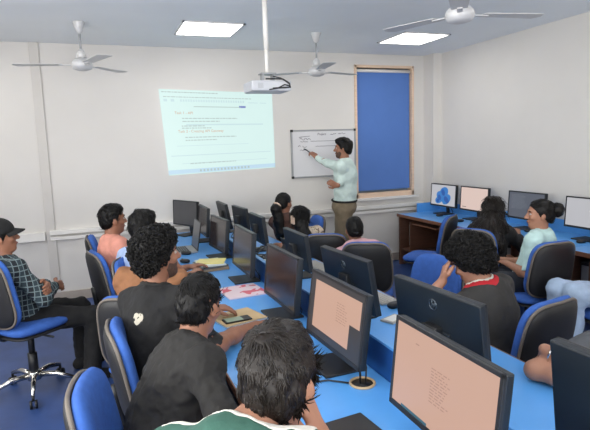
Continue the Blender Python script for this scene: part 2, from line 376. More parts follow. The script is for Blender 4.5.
text('Task 1 - API', .046, tr_, sc, (.925, -.004, 2.195), (PI/2, math.radians(1.2), 0), 'lettering')
text('Task 2 - Creating API Gateway', .046, tr_, sc, (.955, -.004, 1.965), (PI/2, 0, 0), 'lettering')

# ------------------------------------------------------------------ whiteboard
wb = thing('whiteboard', (2.94, D-.012, 1.64), 0, 'framed whiteboard with marker writing behind the teacher', 'whiteboard')
MB().box((0, 0, 0), (.94, .014, .62)).build('writing_surface', M['board'], wb)
f = MB()
for c, s in (((0, -.004, .317), (.97, .026, .022)), ((0, -.004, -.317), (.97, .026, .022)), ((.478, -.004, 0), (.022, .026, .64)), ((-.478, -.004, 0), (.022, .026, .64))): f.box(c, s, bev=.003)
f.build('frame', M['greymetal'], wb)
for x in (-.475, .475):
    for z in (-.315, .315): MB().box((x, -.006, z), (.034, .030, .034), bev=.006).build('corner_cap', M['dark'], wb)
def scribble(x0, x1, z, amp, r):
    pts = []; x = x0
    while x < x1: pts.append((x, -.009, z + r.uniform(-amp, amp))); x += r.uniform(.006, .014)
    return pts
b = MB()
for x0, x1, z, a in ((.10, .19, .265, .012), (.22, .33, .268, .012), (-.36, -.20, .20, .014), (-.35, -.24, .165, .006), (-.39, -.34, .11, .012), (-.32, -.26, .10, .016), (-.36, -.28, .055, .010), (-.20, .20, .17, .001), (-.13, .20, .10, .001)):
    b.tube(scribble(x0, x1, z, a, rnd), .0028, 5)
b.tube([(-.37, -.009, .225), (-.30, -.009, .235), (-.21, -.009, .24)], .0028, 5)
b.build('marker_writing', M['ink'], wb)
text('Project', .045, M['ink'], wb, (-.10, -.0085, .25), (PI/2, 0, 0), 'marker_writing', .2)

# ------------------------------------------------------------------ desks
def bench(name, x0, x1, label, edge_x):
    y0, y1 = .35, 6.42; xm = (x0+x1)/2
    o = thing(name, (xm, (y0+y1)/2, 0), 0, label, 'desk', 'blue computer benches back to back'); L = y1-y0
    MB().box((0, 0, .725), (x1-x0, L, .03), bev=.003).build('worktop', M['desk'], o)
    MB().box((edge_x-xm, 0, .724), (.008, L, .034), bev=.002).build('edge_band', M['edge'], o)
    for k in range(8):
        MB().box((0, -L/2+.03+k*(L-.06)/7, .355), (x1-x0-.06, .022, .71)).build('support_panel', M['wood'], o)
    MB().box(((-1 if edge_x > xm else 1)*((x1-x0)/2-.03), 0, .40), (.018, L-.06, .6)).build('modesty_panel', M['wood'], o)
    return o
bench('computer_bench', .472, 1.098, 'long blue bench with the boys seated along its brown edge', .472)
bench('computer_bench', 1.132, 1.762, 'long blue bench with the monitors seen from behind', 1.762)
MB_ = MB().box((0, 0, .445), (.03, 6.07, .89), bev=.003)
dv = thing('desk_divider', (1.115, 3.385, 0), 0, 'low dark blue divider between the two benches', 'divider')
MB_.build('panel', M['desk_dark'], dv); MB().box((0, 0, .893), (.034, 6.07, .012), bev=.002).build('top_edge', M['desk'], dv)
# desks along the wall, one unit per workstation
def wall_desk(y0, y1, label):
    x0, x1 = 3.95, XR-.03; o = thing('computer_desk', ((x0+x1)/2, (y0+y1)/2, 0), 0, label, 'desk', 'blue-topped desks along the wall')
    w = x1-x0; L = y1-y0-.006
    MB().box((0, 0, .725), (w, L, .03), bev=.003).build('worktop', M['desk'], o)
    MB().box((-w/2, 0, .722), (.010, L, .04), bev=.002).build('edge_band', M['edge'], o)
    MB().box((w/2-.012, 0, .80), (.02, L, .14)).build('upstand', M['desk'], o)
    if y1 > 6: MB().box((w/2-.21, L/2-.012, .80), (.40, .02, .14)).build('end_upstand', M['desk'], o)
    for s in (-1, 1): MB().box((.01, s*(L/2-.012), .355), (w-.04, .022, .71)).build('side_panel', M['wood'], o)
    MB().box((w/2-.05, 0, .42), (.016, L-.04, .58)).build('rear_panel', M['wood'], o)
    MB().box((.02, L/2-.24, .44), (w-.08, .02, .42)).build('divider_panel', M['wood'], o)
    MB().box((-.05, -.10, .63), (w-.2, L-.42, .018)).build('keyboard_tray', M['edge'], o)
    MB().box((.02, 0, .23), (w-.08, L-.05, .022)).build('bottom_shelf', M['wood'], o)
    c = MB().box((.0, L/2-.125, .43), (.42, .13, .36), bev=.006).build('computer_case', M['dark'], None, (0, 0, 0))
    return o, c
for i, (y0, y1, lab) in enumerate(((5.42, 6.40, 'blue-topped brown desk unit at the corner pillar'), (4.48, 5.42, 'blue-topped brown desk unit behind the long-haired girl'),
                               (3.54, 4.48, 'blue-topped desk unit with the dark screen'), (2.60, 3.54, 'blue-topped desk unit with the white screen'))):
    o, c = wall_desk(y0, y1, lab); c.name = 'computer_case'; c.location = o.location
    tag(c, ['slim black computer case on the shelf of the corner desk unit', 'slim black computer case in the second desk unit from the pillar', 'slim black computer case in the third desk unit from the pillar', 'slim black computer case in the fourth desk unit from the pillar'][i], 'computer', 'computer cases in the wall desks')
    MB().box((-.211, (y1-y0-.006)/2-.125, .43), (.006, .10, .30)).build('front_panel', M['greymetal'], c)

# ------------------------------------------------------------------ monitors
SCREENS = {}
def off_screen(name, rgb, rough=.16):
    m = mat(name, rgb, rough, var=.12, vscale=4, spec=.6); return m
peach = glow('screen_peach', (.84, .675, .59), .95); pinkw = glow('screen_pink_white', (.90, .80, .76), .95); greyw = glow('screen_grey_white', (.76, .76, .78), .95)
slate = glow('screen_slate', (.36, .38, .43), .9); inkd = glow('screen_text', (.73, .57, .50), .9); blue1 = glow('screen_blue', (.20, .50, .80), .9); blue2 = glow('screen_deep_blue', (.12, .34, .66), .9)
teal = glow('screen_teal', (.20, .42, .50), .9); slate2 = glow('screen_slate_line', (.55, .58, .62), .9); dkwin = glow('screen_dark_window', (.22, .21, .22), .9)
offs = off_screen('screen_off', (.20, .165, .16)); offs2 = off_screen('screen_off_grey', (.27, .27, .28), .3)
badge = mat('badge_dark', (.30, .34, .38), .25, .6)
GM = 'office monitors'
def monitor(x, y, yaw, tilt, label, w=.54, h=.325, zb=.08, screen=offs, content=None, logo=False, desk=.74, bezel=.014, rim=False):
    """stand at (x,y) on the desk; the screen faces +x of its own frame"""
    o = thing('computer_monitor', (x, y, desk), yaw, label, 'monitor', GM)
    MB().box((-.02, 0, .006), (.20, .23 if w > .5 else .20, .012), bev=.005).build('stand_foot', M['dark'], o)
    MB().box((-.085, 0, .13), (.022, .055, .24), roty(math.radians(6)), bev=.005).box((-.06, 0, .22), (.06, .09, .09), bev=.008).build('stand_neck', M['dark'], o)
    R = roty(-tilt); piv = Vector((0, 0, zb))
    def P(yy, zz, xx=0.): return R @ Vector((xx, yy, zz)) + piv
    hb = MB().box(P(0, h/2, -.018), (.030, w, h), R, bev=.006).box(P(0, h*.30, -.034), (.012, w*.34, h*.36), R, bev=.005)
    hb.build('housing', M['housing'], o)
    fb = MB()
    for c, s in (((0, h-bezel/2), (w, bezel)), ((0, bezel*.75), (w, bezel*1.5)), ((w/2-bezel/2, h/2), (bezel, h)), ((-w/2+bezel/2, h/2), (bezel, h))):
        fb.box(P(c[0], c[1], -.001), (.010, s[0], s[1]), R, bev=.002)
    fb.build('bezel', M['bezel_lit'] if rim else M['bezel'], o)
    s = MB().box(P(0, h/2+bezel*.25, -.002), (.006, w-2*bezel, h-2.4*bezel), R).build('screen', screen, o)
    W_, H_ = w-2*bezel, h-2.4*bezel; z0 = bezel*1.45
    if content:
        for nm, m, rects in content:   # rects (u0,u1,v0,v1), u to the viewer's right, v upwards
            q = MB()
            for k, r in enumerate(rects):
                u0, u1, v0, v1 = r[:4]
                ya, yb = (-W_/2 + u0*W_), (-W_/2 + u1*W_)   # the viewer in front sees +y to the right
                za, zb_ = z0+v0*H_, z0+v1*H_; lay = .0016+.0006*(r[4] if len(r) > 4 else 0)
                if len(r) > 5:   # rounded blob
                    n = 18; cy, cz, ry, rz_ = (ya+yb)/2, (za+zb_)/2, (yb-ya)/2, (zb_-za)/2; al = r[5]
                    q.add([P(cy+math.cos(al)*ry*math.cos(a)-math.sin(al)*rz_*math.sin(a), cz+math.sin(al)*ry*math.cos(a)+math.cos(al)*rz_*math.sin(a), lay) for a in (2*PI*j/n for j in range(n))], [list(range(n))])
                else: q.quad(P(ya, za, lay), P(yb, za, lay), P(yb, zb_, lay), P(ya, zb_, lay))
            q.build(nm, m, s)
    if logo:
        ring = MB(); c = (0, h*.80)
        ring.tube([P(c[0]+.023*math.cos(a), c[1]+.023*math.sin(a), -.0345) for a in (2*PI*k/24 for k in range(24))], .0028, 6, closed=True).build('badge_ring', badge, o)
        # the two slanted letters inside the ring
        lt = MB()
        def st(pts): lt.tube([P(-p[0], c[1]+p[1], -.0345) for p in pts], .0023, 6)
        st([(-.010, -.014), (-.001, .020)]); st([(-.006, .004), (.001, .006), (.002, .0), (-.001, -.010)])
        st([(.002, -.022), (.010, .008)]); st([(.010, .008), (.016, .007), (.014, -.006), (.007, -.008)])
        lt.build('badge_letters', badge, o)
    MB().tube([(-.05, .02, .16), (-.09, .05, .10), (-.13, .06, .03), (-.13, .05, .008)], .004, 6).build('cable', M['dark'], o)
    return o
def lines(u0, u1, vs, r, hh=.012):
    out = []
    for v in vs:
        u = u0; e = u1 - r.uniform(0, .35)*(u1-u0)
        while u < e: w = r.uniform(.015, .05); out.append((u, min(e, u+w), v-hh/2, v+hh/2, 1)); u += w+.012
    return out
doc0 = [('page_text', inkd, lines(.42, .62, [.68-.034*k for k in range(12)], rnd)), ('page_mark', inkd, [(.23, .27, .83, .845, 1)]), ('task_bar', teal, [(.12, .42, .0, .035, 1)])]
doc1 = [('dark_window', dkwin, [(0, 1, .91, 1, 1), (0, .09, 0, .91, 1), (0, 1, 0, .12, 1), (.80, 1, .12, .50, 1), (.97, 1, .5, .91, 1)]), ('page_text', inkd, lines(.55, .75, [.72-.04*k for k in range(8)], rnd))]
wall0 = [('flower_petal', blue1, [(.36, .72, .42, .90, 1, .3), (.22, .56, .18, .66, 2, -.5), (.46, .84, .08, .54, 2, .5), (.18, .46, .06, .40, 3, .2)]), ('flower_fold', blue2, [(.44, .58, .46, .80, 4, .6), (.54, .74, .18, .44, 4, -.5), (.30, .42, .22, .52, 4, .8), (.64, .76, .12, .34, 5, .3), (.24, .36, .10, .28, 5, .4)])]
mark2 = [('page_text', dkwin, [(.06, .22, .09, .115, 1)])]
code3 = [('page_text', slate2, lines(.08, .55, [.9-.05*k for k in range(12)], rnd, .010))]
# row seen from the front
monitor(.925, 1.29, PI-math.radians(.7), math.radians(6), 'lit peach document monitor nearest the camera', screen=peach, content=doc0, zb=.085)
monitor(.935, 2.10, PI+math.radians(1.9), math.radians(8), 'lit monitor with a dark-framed peach page, beside the cable grommet', screen=peach, content=doc1, bezel=.013)
monitor(.955, 2.90, PI+math.radians(1.1), math.radians(6), 'switched-off monitor beside the outstretched hand and notepad', zb=.075)
monitor(.965, 3.82, PI, math.radians(5), 'switched-off monitor beside the pink magazine')
monitor(.975, 4.75, PI+math.radians(4.5), math.radians(6), 'switched-off monitor beside the stack of books', w=.51, h=.305, zb=.075)
monitor(1.01, 5.68, PI, math.radians(4), 'narrow-looking switched-off monitor just behind the open laptop', w=.52, h=.31)
monitor(.90, 6.17, PI+math.radians(25), math.radians(3), 'dark monitor at the wall end of the bench, turned towards the room', w=.50, h=.30, screen=offs2, zb=.115)
# row seen from behind
monitor(1.29, .85, math.radians(2.2), math.radians(7), 'black monitor back beside the bare elbow with the bracelet', zb=.11)
monitor(1.315, 1.755, math.radians(3.7), math.radians(7), 'black monitor back with round badge, in front of the boy with red collar', logo=True, zb=.097)
monitor(1.375, 2.70, math.radians(4.6), math.radians(10), 'black monitor back with round badge, in front of the girl in pink', logo=True, zb=.071)
monitor(1.43, 3.72, 0, math.radians(7), 'black monitor back beside the propped tablet', w=.47, h=.285)
monitor(1.46, 4.88, 0, math.radians(7), 'black monitor back below the girl with the white hair clip', w=.46, h=.28)
monitor(1.47, 5.60, math.radians(4), math.radians(6), 'black monitor back below the girl with the scrunchie', w=.47, h=.285)
monitor(1.42, 6.16, 0, math.radians(11), 'black tilted monitor back nearest the front wall', w=.50, h=.30, zb=.07)
# along the wall
monitor(4.46, 6.03, PI, math.radians(3), 'lit monitor showing blue petals in the corner', w=.56, h=.315, zb=.105, screen=greyw, content=wall0)
monitor(4.46, 5.39, PI, math.radians(3), 'lit blank pinkish monitor second from the corner', w=.53, h=.315, zb=.105, screen=pinkw, content=mark2)
monitor(4.46, 4.52, PI, math.radians(3), 'lit monitor with a dark grey page, behind the girl with the bun', w=.54, h=.315, zb=.105, screen=slate, content=code3)
monitor(4.46, 3.72, PI, math.radians(3), 'lit pale grey monitor cut off by the edge of the picture', w=.54, h=.315, zb=.105, screen=greyw)

# ------------------------------------------------------------------ chairs
def make_chair():
    o = bpy.data.objects.new('office_chair', None); COL.objects.link(o)
    MB().pad((0, 0, .475), (1, 0, 0), (0, 1, 0), (0, 0, 1), .46, .46, .075, e=4.5).build('seat', M['fabric'], o)
    MB().pad((0, 0, .436), (1, 0, 0), (0, 1, 0), (0, 0, 1), .45, .45, .03, e=4.5).build('seat_shell', M['shell'], o)
    a = math.radians(9); ay = Vector((-math.sin(a), 0, math.cos(a))); az = Vector((math.cos(a), 0, math.sin(a)))
    c = Vector((-.245, 0, .735))
    MB().pad(c, (0, 1, 0), ay, az, .435, .462, .075, e=4., bend=.035, taper=-.06).build('backrest', M['fabric'], o)
    sh = MB().pad(c - az*.036, (0, 1, 0), ay, az, .42, .44, .05, e=4., bend=.035, taper=-.06).build('back_shell', M['shell'], o)
    n = 44; pts = []
    for k in range(n):
        q = 2*PI*k/n; ca, sa = math.cos(q), math.sin(q)
        x = math.copysign(abs(ca)**.5, ca)*.212; y = math.copysign(abs(sa)**.5, sa)*.222; x *= 1 - .06*y/.222
        pts.append(c - az*.032 + Vector((0, 1, 0))*x + ay*y + az*(.035*x*x/(.212**2)))
    MB().tube(pts, .009, 6, closed=True).build('edge_strip', M['shelledge'], sh)
    MB().tube([(-.02, 0, .425), (-.20, 0, .425), (-.275, 0, .47), (-.293, 0, .60), (-.30, 0, .66)], .022, 8).build('back_bracket', M['dark'], o)
    MB().tube([(0, 0, .42), (0, 0, .26)], .022, 12).tube([(0, 0, .27), (0, 0, .12)], .033, 12).build('gas_lift', M['dark'], o)
    MB().box((0, 0, .415), (.20, .16, .03), bev=.008).tube([(.0, -.06, .41), (.02, -.24, .405)], .008, 6).build('tilt_mechanism', M['dark'], o)
    MB().lathe([(.03, .085), (.048, .09), (.05, .135), (.035, .15)], n=16).build('base_hub', M['chrome'], o)
    for k in range(5):
        q = 2*PI*k/5 + .3; d = Vector((math.cos(q), math.sin(q), 0))
        MB().tube([d*.03+Vector((0, 0, .12)), d*.16+Vector((0, 0, .118)), d*.285+Vector((0, 0, .082))], [.02, .018, .013], 8).build('leg', M['chrome'], o)
        w = Vector((-d.y, d.x, 0)); p = d*.285
        cs = MB().tube([p+Vector((0, 0, .085)), p+Vector((0, 0, .05))], .010, 8)
        for s in (-1, 1): cs.tube([p+w*s*.009+Vector((0, 0, .027)), p+w*s*.024+Vector((0, 0, .027))], .027, 14)
        cs.build('caster', M['dark'], o)
    return o
proto = None; GC = 'blue and black office chairs'
def chair(x, y, deg, label):
    global proto
    o = make_chair() if proto is None else copy_tree(proto)
    if proto is None: proto = o
    o.location = (x, y, 0); o.rotation_euler = (0, 0, math.radians(deg)); tag(o, label, 'chair', GC); return o
chair(-.57, 4.13, 40, 'office chair with chrome star base under the boy in the plaid shirt')
chair(.17, 4.53, 14, 'office chair under the boy in the salmon shirt')
chair(.14, 5.32, 0, 'empty office chair behind the boy in the salmon shirt, nearest the front wall')
chair(.36, 3.96, -22, 'office chair under the boy in the pale blue shirt')
chair(.23, 3.20, 62, 'office chair whose blue top shows behind the curly-haired boy in black')
chair(.285, 2.50, 0, 'office chair under the curly-haired boy, seen edge-on')
chair(.155, 1.86, -9, 'office chair in the near corner, its blue backrest turned towards the camera')
chair(.20, 1.02, 30, 'office chair under the boy in the green shirt')
chair(2.02, 5.40, 175, 'office chair under the girl with the scrunchie')
chair(1.99, 4.50, 64, 'office chair with a wide black back beside the girl in the cream top')
chair(2.13, 3.96, 62, 'office chair with a black back behind the girl in pink')
chair(1.94, 2.93, 196, 'office chair with its blue front showing beyond the boy with red collar')
chair(2.03, 2.17, 100, 'office chair behind the boy with red collar, black back to the camera')
chair(3.38, 3.93, 28, 'office chair under the long-haired girl in black')
chair(3.28, 3.27, 88, 'office chair under the girl with the bun')
chair(3.36, 4.83, 127, 'empty office chair with bright blue seat at the corner desks')
chair(3.42, 2.62, 172, 'office chair under the person in pale jeans')
proto.scale = (1, 1, 1.13)
chair(2.10, 1.20, 165, 'office chair under the person with the bracelet')

# ------------------------------------------------------------------ small things on the desks
def top(name, mb, m, loc, rz, label, cat, group=None):
    return tag(mb.build(name, m, None, loc, rz), label, cat, group)
ZT = .740
def laptop(x, y, yaw, label, w=.36, d=.24, open_=100, lid=.235):
    o = thing('laptop', (x, y, ZT), yaw, label, 'laptop')
    MB().box((0, 0, .010), (d, w, .018), bev=.004).build('keyboard_base', M['greymetal'], o)
    k = MB()
    for i in range(5):
        for j in range(12): k.box((.015-.022*i+.03, -w/2+.04+j*(w-.08)/11, .0195), (.016, .020, .003))
    k.build('keys', M['dark'], o); MB().box((.085, 0, .0195), (.05, .09, .002)).build('touchpad', M['bezel'], o)
    a = math.radians(open_-90); R = roty(-a); p = Vector((-d/2, 0, .018))
    ld = MB().box(p + R @ Vector((0, 0, lid/2)), (.008, w, lid), R, bev=.002).build('lid', M['dark'], o)
    MB().box(p + R @ Vector((.005, 0, lid/2+.004)), (.002, w-.02, lid-.025), R).build('screen', offs2, ld)
    return o
laptop(.72, 5.22, PI, 'open grey laptop facing the pupils near the front wall', open_=100, lid=.285, d=.25)
def mouse(x, y, yaw, label):
    o = thing('computer_mouse', (x, y, ZT), yaw, label, 'mouse', 'black computer mice')
    MB().pad((0, 0, .016), (1, 0, 0), (0, 1, 0), (0, 0, 1), .105, .062, .034, e=2.6, n=24, rings=4).build('shell', M['dark'], o)
    MB().box((.03, 0, .033), (.02, .008, .006), bev=.002).build('wheel', M['bezel'], o); return o
mouse(.73, 5.03, PI*.8, 'black mouse beside the open grey laptop')
mouse(.66, 4.66, PI*.7, 'black mouse beside the stack of books')
mouse(1.66, 2.72, .1, 'black mouse beside the pale keyboard')
mouse(4.29, 5.86, PI, 'black mouse in front of the monitor with blue petals')
mouse(4.20, 5.32, PI, 'black mouse in front of the blank pinkish monitor')
mouse(4.30, 3.64, PI, 'black mouse in front of the pale grey monitor cut by the picture edge')
mouse(4.36, 4.36, PI, 'black mouse in front of the dark grey page monitor')
# books
bk = [((.30, .24, .022), (.58, .50, .40), .10), ((.29, .22, .016), (.35, .36, .36), .16), ((.28, .21, .012), (.83, .86, .84), .05), ((.19, .24, .010), (.90, .86, .56), -.35)]
z = ZT
blab = ['thick brown-covered book at the bottom of the stack', 'dark-covered book second from the bottom of the stack', 'pale notebook under the yellow one on the stack', 'pale yellow notebook on top of the stack of books']
for i, (s, c, r) in enumerate(bk):
    o = thing('book', (.83+(.01 if i == 3 else 0), 4.36, z), PI/2+r, blab[i], 'book', 'stack of books and notebooks on the bench')
    MB().box((0, 0, s[2]/2), (s[0]-.006, s[1]-.006, s[2]-.004)).build('page_block', M['paper'], o)
    MB().box((0, 0, s[2]-.0015), (s[0], s[1], .003), bev=.001).box((0, 0, .0015), (s[0], s[1], .003), bev=.001).box((-s[0]/2+.001, 0, s[2]/2), (.003, s[1], s[2])).build('cover', mat('book_cover_%d' % i, c, .5, var=.05), o)
    z += s[2]
mg = top('magazine', MB().box((0, 0, .005), (.29, .30, .010), bev=.002), printed('magazine_print', (.88, .80, .82), (.82, .42, .47), 9, .56), (.885, 3.50, ZT), .1, 'glossy pink and white magazine in front of the dark monitor', 'magazine')
np_ = thing('notepad', (.71, 2.95, ZT), .25, 'tan notepad lying under the mobile phone', 'notepad')
MB().box((0, 0, .005), (.27, .24, .010), bev=.002).build('page_block', M['paper'], np_); MB().box((0, 0, .011), (.275, .245, .003), bev=.001).build('cover', mat('tan_cover', (.78, .67, .50), .6), np_)
ph = thing('mobile_phone', (.69, 2.885, ZT+.0125), .12, 'dark mobile phone lying on the tan notepad', 'phone')
MB().box((0, 0, .005), (.165, .078, .009), bev=.004).build('case', M['dark'], ph); MB().box((-.02, 0, .0098), (.10, .068, .001)).build('screen', glow('phone_screen', (.62, .70, .60), .6), ph)
dn = thing('drawing_tablet', (.76, 1.55, ZT), .1, 'thin dark slate lying at the bottom edge of the picture', 'tablet')
MB().box((0, 0, .009), (.20, .17, .018), bev=.004).build('case', M['dark'], dn); MB().box((0, 0, .0185), (.18, .15, .001)).build('face', M['bezel'], dn)
def keyboard(x, y, yaw, label, m, w=.40, d=.13):
    o = thing('keyboard', (x, y, ZT), yaw, label, 'keyboard', 'keyboards on the bench')
    MB().box((0, 0, .009), (d, w, .016), bev=.004).build('case', m, o); k = MB()
    for i in range(5):
        for j in range(15): k.box((-d/2+.018+i*(d-.036)/4, -w/2+.02+j*(w-.04)/14, .019), (.017, .019, .006))
    k.build('keys', mat('pale_keys', (.72, .71, .68), .5), o); return o
kg = mat('pale_keyboard', (.66, .65, .62), .5)
keyboard(1.655, 2.98, .06, 'pale keyboard beside the badged monitor of the girl in pink', kg)
keyboard(1.66, 3.92, .05, 'pale keyboard beside the chair with the wide black back', kg)
cp = thing('calculator', (1.53, 2.52, ZT), .4, 'small pale pad lying behind the badged monitor', 'calculator')
MB().box((0, 0, .006), (.14, .09, .012), bev=.003).build('case', kg, cp); MB().box((0, 0, .0125), (.11, .065, .002)).build('face', M['paper'], cp)
# propped dark tablet and loose sheets, cables on the divider
tb_ = thing('tablet_computer', (1.575, 4.44, ZT), 0, 'dark tablet propped up beside the arm of the girl in cream', 'tablet')
MB().box((0, 0, .085), (.010, .26, .17), roty(math.radians(-18)), bev=.003).build('case', M['dark'], tb_); MB().box((-.05, 0, .06), (.006, .12, .13), roty(math.radians(28))).build('stand', M['bezel'], tb_)
for i, (x, y, r, lab) in enumerate(((1.29, 4.30, .2, 'white sheet of paper on the bench under the black cables'), (1.27, 4.50, -.5, 'white sheet lying crooked behind the off monitors'), (1.30, 4.12, .9, 'white sheet lying nearest the camera behind the off monitors'))):
    top('paper_sheet', MB().box((0, 0, .002), (.21, .29, .003)), M['paper'], (x, y, ZT+.001+i*.0035), r, lab, 'paper', 'loose sheets behind the monitors')
pc = MB(); pts = [(.0, .0, .006)]
for k in range(40): pts.append((.10*math.cos(k*.55)+rnd.uniform(-.03, .03), .16*math.sin(k*.41)+rnd.uniform(-.03, .03), .012+.002*k+rnd.uniform(0, .01)))
pc.tube(pts, .006, 6); top('cable_tangle', pc, M['dark'], (1.30, 4.40, ZT+.012), 0, 'tangle of black cables on the loose white sheets', 'cable')
gr = thing('cable_grommet', (.985, 1.88, ZT), 0, 'round beige cable grommet with cables rising from it', 'grommet')
MB().tube([(.052*math.cos(a), .052*math.sin(a), .004) for a in (2*PI*k/24 for k in range(24))], .006, 8, closed=True).build('ring', mat('beige_plastic', (.72, .62, .48), .5), gr)
MB().lathe([(.046, .0005), (.046, .002)], n=24).build('opening', M['dark'], gr)
MB().tube([(-.01, 0, .002), (.0, .02, .08), (.03, .08, .14), (.04, .16, .18)], .005, 6).build('cable', M['dark'], gr)
MB().tube([(.01, -.01, .002), (.02, .0, .07), (.035, .06, .12), (.04, .15, .20)], .004, 6).build('cable', M['dark'], gr)
cb = MB().tube([(.93, 1.90, ZT+.006), (.86, 1.96, ZT+.006), (.78, 1.97, ZT+.006), (.70, 1.93, ZT+.006), (.62, 1.80, ZT+.006), (.60, 1.62, ZT+.006)], .004, 6)
tag(cb.build('power_cable', M['dark']), 'thin black cable curving over the bench from the grommet', 'cable')

# ------------------------------------------------------------------ people: smooth union of tapered limbs, meshed with surface nets
NR = np.random.RandomState(5); LAT = NR.rand(32, 32, 32).astype(np.float32)
def vnoise(p):
    i = np.floor(p).astype(int); f = (p-i).astype(np.float32); f = f*f*(3-2*f); i &= 31; j = (i+1) & 31
    x0, y0, z0 = i.T; x1, y1, z1 = j.T; a, b, c = f.T
    def L(u, v, t_): return u+(v-u)*t_
    return L(L(L(LAT[x0, y0, z0], LAT[x1, y0, z0], a), L(LAT[x0, y1, z0], LAT[x1, y1, z0], a), b), L(L(LAT[x0, y0, z1], LAT[x1, y0, z1], a), L(LAT[x0, y1, z1], LAT[x1, y1, z1], a), b), c)-.5
A_ = lambda *v: np.array(v, dtype=np.float64)
def nrm(v): v = np.asarray(v, float); return v/np.linalg.norm(v)
class SDF:
    def __init__(s): s.p = []
    def cap(s, a, b, ra, rb, k=.02, flat=False): s.p.append(('c', np.asarray(a, float), np.asarray(b, float), ra, rb, k, flat)); return s
    def ell(s, c, ax, r, k=.03, sub=False): s.p.append(('s' if sub else 'e', np.asarray(c, float), np.asarray(ax, float), np.asarray(r, float), k)); return s
    def chain(s, pts, rs, k=.02):
        for i in range(len(pts)-1): s.cap(pts[i], pts[i+1], rs[i], rs[i+1], k)
        return s
    def inflate(s, d):
        o = SDF()
        for q in s.p:
            if q[0] == 'c': o.p.append((q[0], q[1], q[2], q[3]+d, q[4]+d, q[5], q[6]))
            elif q[0] == 'e': o.p.append((q[0], q[1], q[2], q[3]+d, q[4]))
        return o
    def plus(s, *os):
        o = SDF(); o.p = list(s.p)
        for q in os: o.p += q.p
        return o
    def mesh(s, h, post=None, pad=.03):
        lo = np.full(3, 1e9); hi = -lo
        for q in s.p:
            if q[0] == 'c': e = max(q[3], q[4]); m, x = np.minimum(q[1], q[2])-e, np.maximum(q[1], q[2])+e
            elif q[0] == 'e': e = np.sqrt(((q[2]*q[3][:, None])**2).sum(0)); m, x = q[1]-e, q[1]+e
            else: continue
            lo = np.minimum(lo, m); hi = np.maximum(hi, x)
        lo -= pad+2*h; hi += pad+2*h; n = np.ceil((hi-lo)/h).astype(int)+1
        G = np.full(n, 1., np.float32)
        X = [lo[i]+h*np.arange(n[i]) for i in range(3)]
        for q in s.p:
            k = q[5] if q[0] == 'c' else q[4]
            if q[0] == 'c': e = max(q[3], q[4]); m, x = np.minimum(q[1], q[2])-e, np.maximum(q[1], q[2])+e
            else: e = np.sqrt(((q[2]*q[3][:, None])**2).sum(0)); m, x = q[1]-e, q[1]+e
            a = np.clip(((m-k-.02-lo)/h).astype(int), 0, n-1); b = np.clip(((x+k+.02-lo)/h).astype(int)+1, 1, n)
            sl = tuple(slice(a[i], b[i]) for i in range(3))
            P = np.stack(np.meshgrid(*[X[i][sl[i]] for i in range(3)], indexing='ij'), -1)
            if q[0] == 'c':
                ab = q[2]-q[1]; L = max(1e-9, ab@ab); t_ = np.clip(((P-q[1])@ab)/L, 0, 1)
                d = np.linalg.norm(P-q[1]-t_[..., None]*ab, axis=-1)-(q[3]+(q[4]-q[3])*t_)
                if q[6]: d = np.maximum(d, (P-q[2])@(ab/math.sqrt(L)))
            else:
                l = (P-q[1])@q[2].T; k0 = np.linalg.norm(l/q[3], axis=-1); k1 = np.linalg.norm(l/q[3]**2, axis=-1)+1e-9
                d = k0*(k0-1)/k1
            d = d.astype(np.float32); g = G[sl]
            if q[0] == 's':
                hh = np.clip(.5-.5*(g+d)/k, 0, 1); G[sl] = g+(-d-g)*hh+k*hh*(1-hh)
            else:
                hh = np.clip(.5+.5*(d-g)/k, 0, 1); G[sl] = d+(g-d)*hh-k*hh*(1-hh)
        if post is not None:
            I = np.argwhere(G < .05); P = lo+h*I; G[tuple(I.T)] = post(P, G[tuple(I.T)])
        return nets(G, lo, h)
def nets(G, lo, h):
    ins = G < 0; c = np.zeros(np.array(G.shape)-1, np.int8); cr = [(i, j, k) for i in (0, 1) for j in (0, 1) for k in (0, 1)]
    n = c.shape; sub = lambda A, o: A[o[0]:o[0]+n[0], o[1]:o[1]+n[1], o[2]:o[2]+n[2]]
    for o in cr: c += sub(ins, o)
    act = (c > 0) & (c < 8); I = np.argwhere(act); idx = np.full(n, -1, np.int64); idx[tuple(I.T)] = np.arange(len(I))
    vals = {o: G[tuple((I+np.array(o)).T)] for o in cr}; acc = np.zeros((len(I), 3)); cnt = np.zeros(len(I))
    for o in cr:
        for ax in range(3):
            if o[ax]: continue
            o2 = list(o); o2[ax] = 1; o2 = tuple(o2); a, b = vals[o], vals[o2]; m = (a < 0) != (b < 0)
            t_ = np.where(m, a/np.where(m, a-b, 1), 0); p = np.array(o, float)[None]+0*acc; p[:, ax] += t_
            acc += p*m[:, None]; cnt += m
    V = lo+h*(I+acc/cnt[:, None]); F = []
    for ax in range(3):
        u, v = (ax+1) % 3, (ax+2) % 3
        s0 = [slice(None)]*3; s1 = [slice(None)]*3; s0[ax] = slice(0, -1); s1[ax] = slice(1, None)
        a, b = ins[tuple(s0)], ins[tuple(s1)]
        for m, fl in ((a & ~b, False), (~a & b, True)):
            E_ = np.argwhere(m)
            if not len(E_): continue
            E_ = E_[(E_[:, u] > 0) & (E_[:, v] > 0)]
            du = np.zeros(3, int); du[u] = 1; dv_ = np.zeros(3, int); dv_[v] = 1
            q = np.stack([idx[tuple(x.T)] for x in (E_-du-dv_, E_-dv_, E_, E_-du)], 1)
            F.append(q[:, ::-1] if fl else q)
    return V, np.concatenate(F)
TR = np.random.RandomState(11)
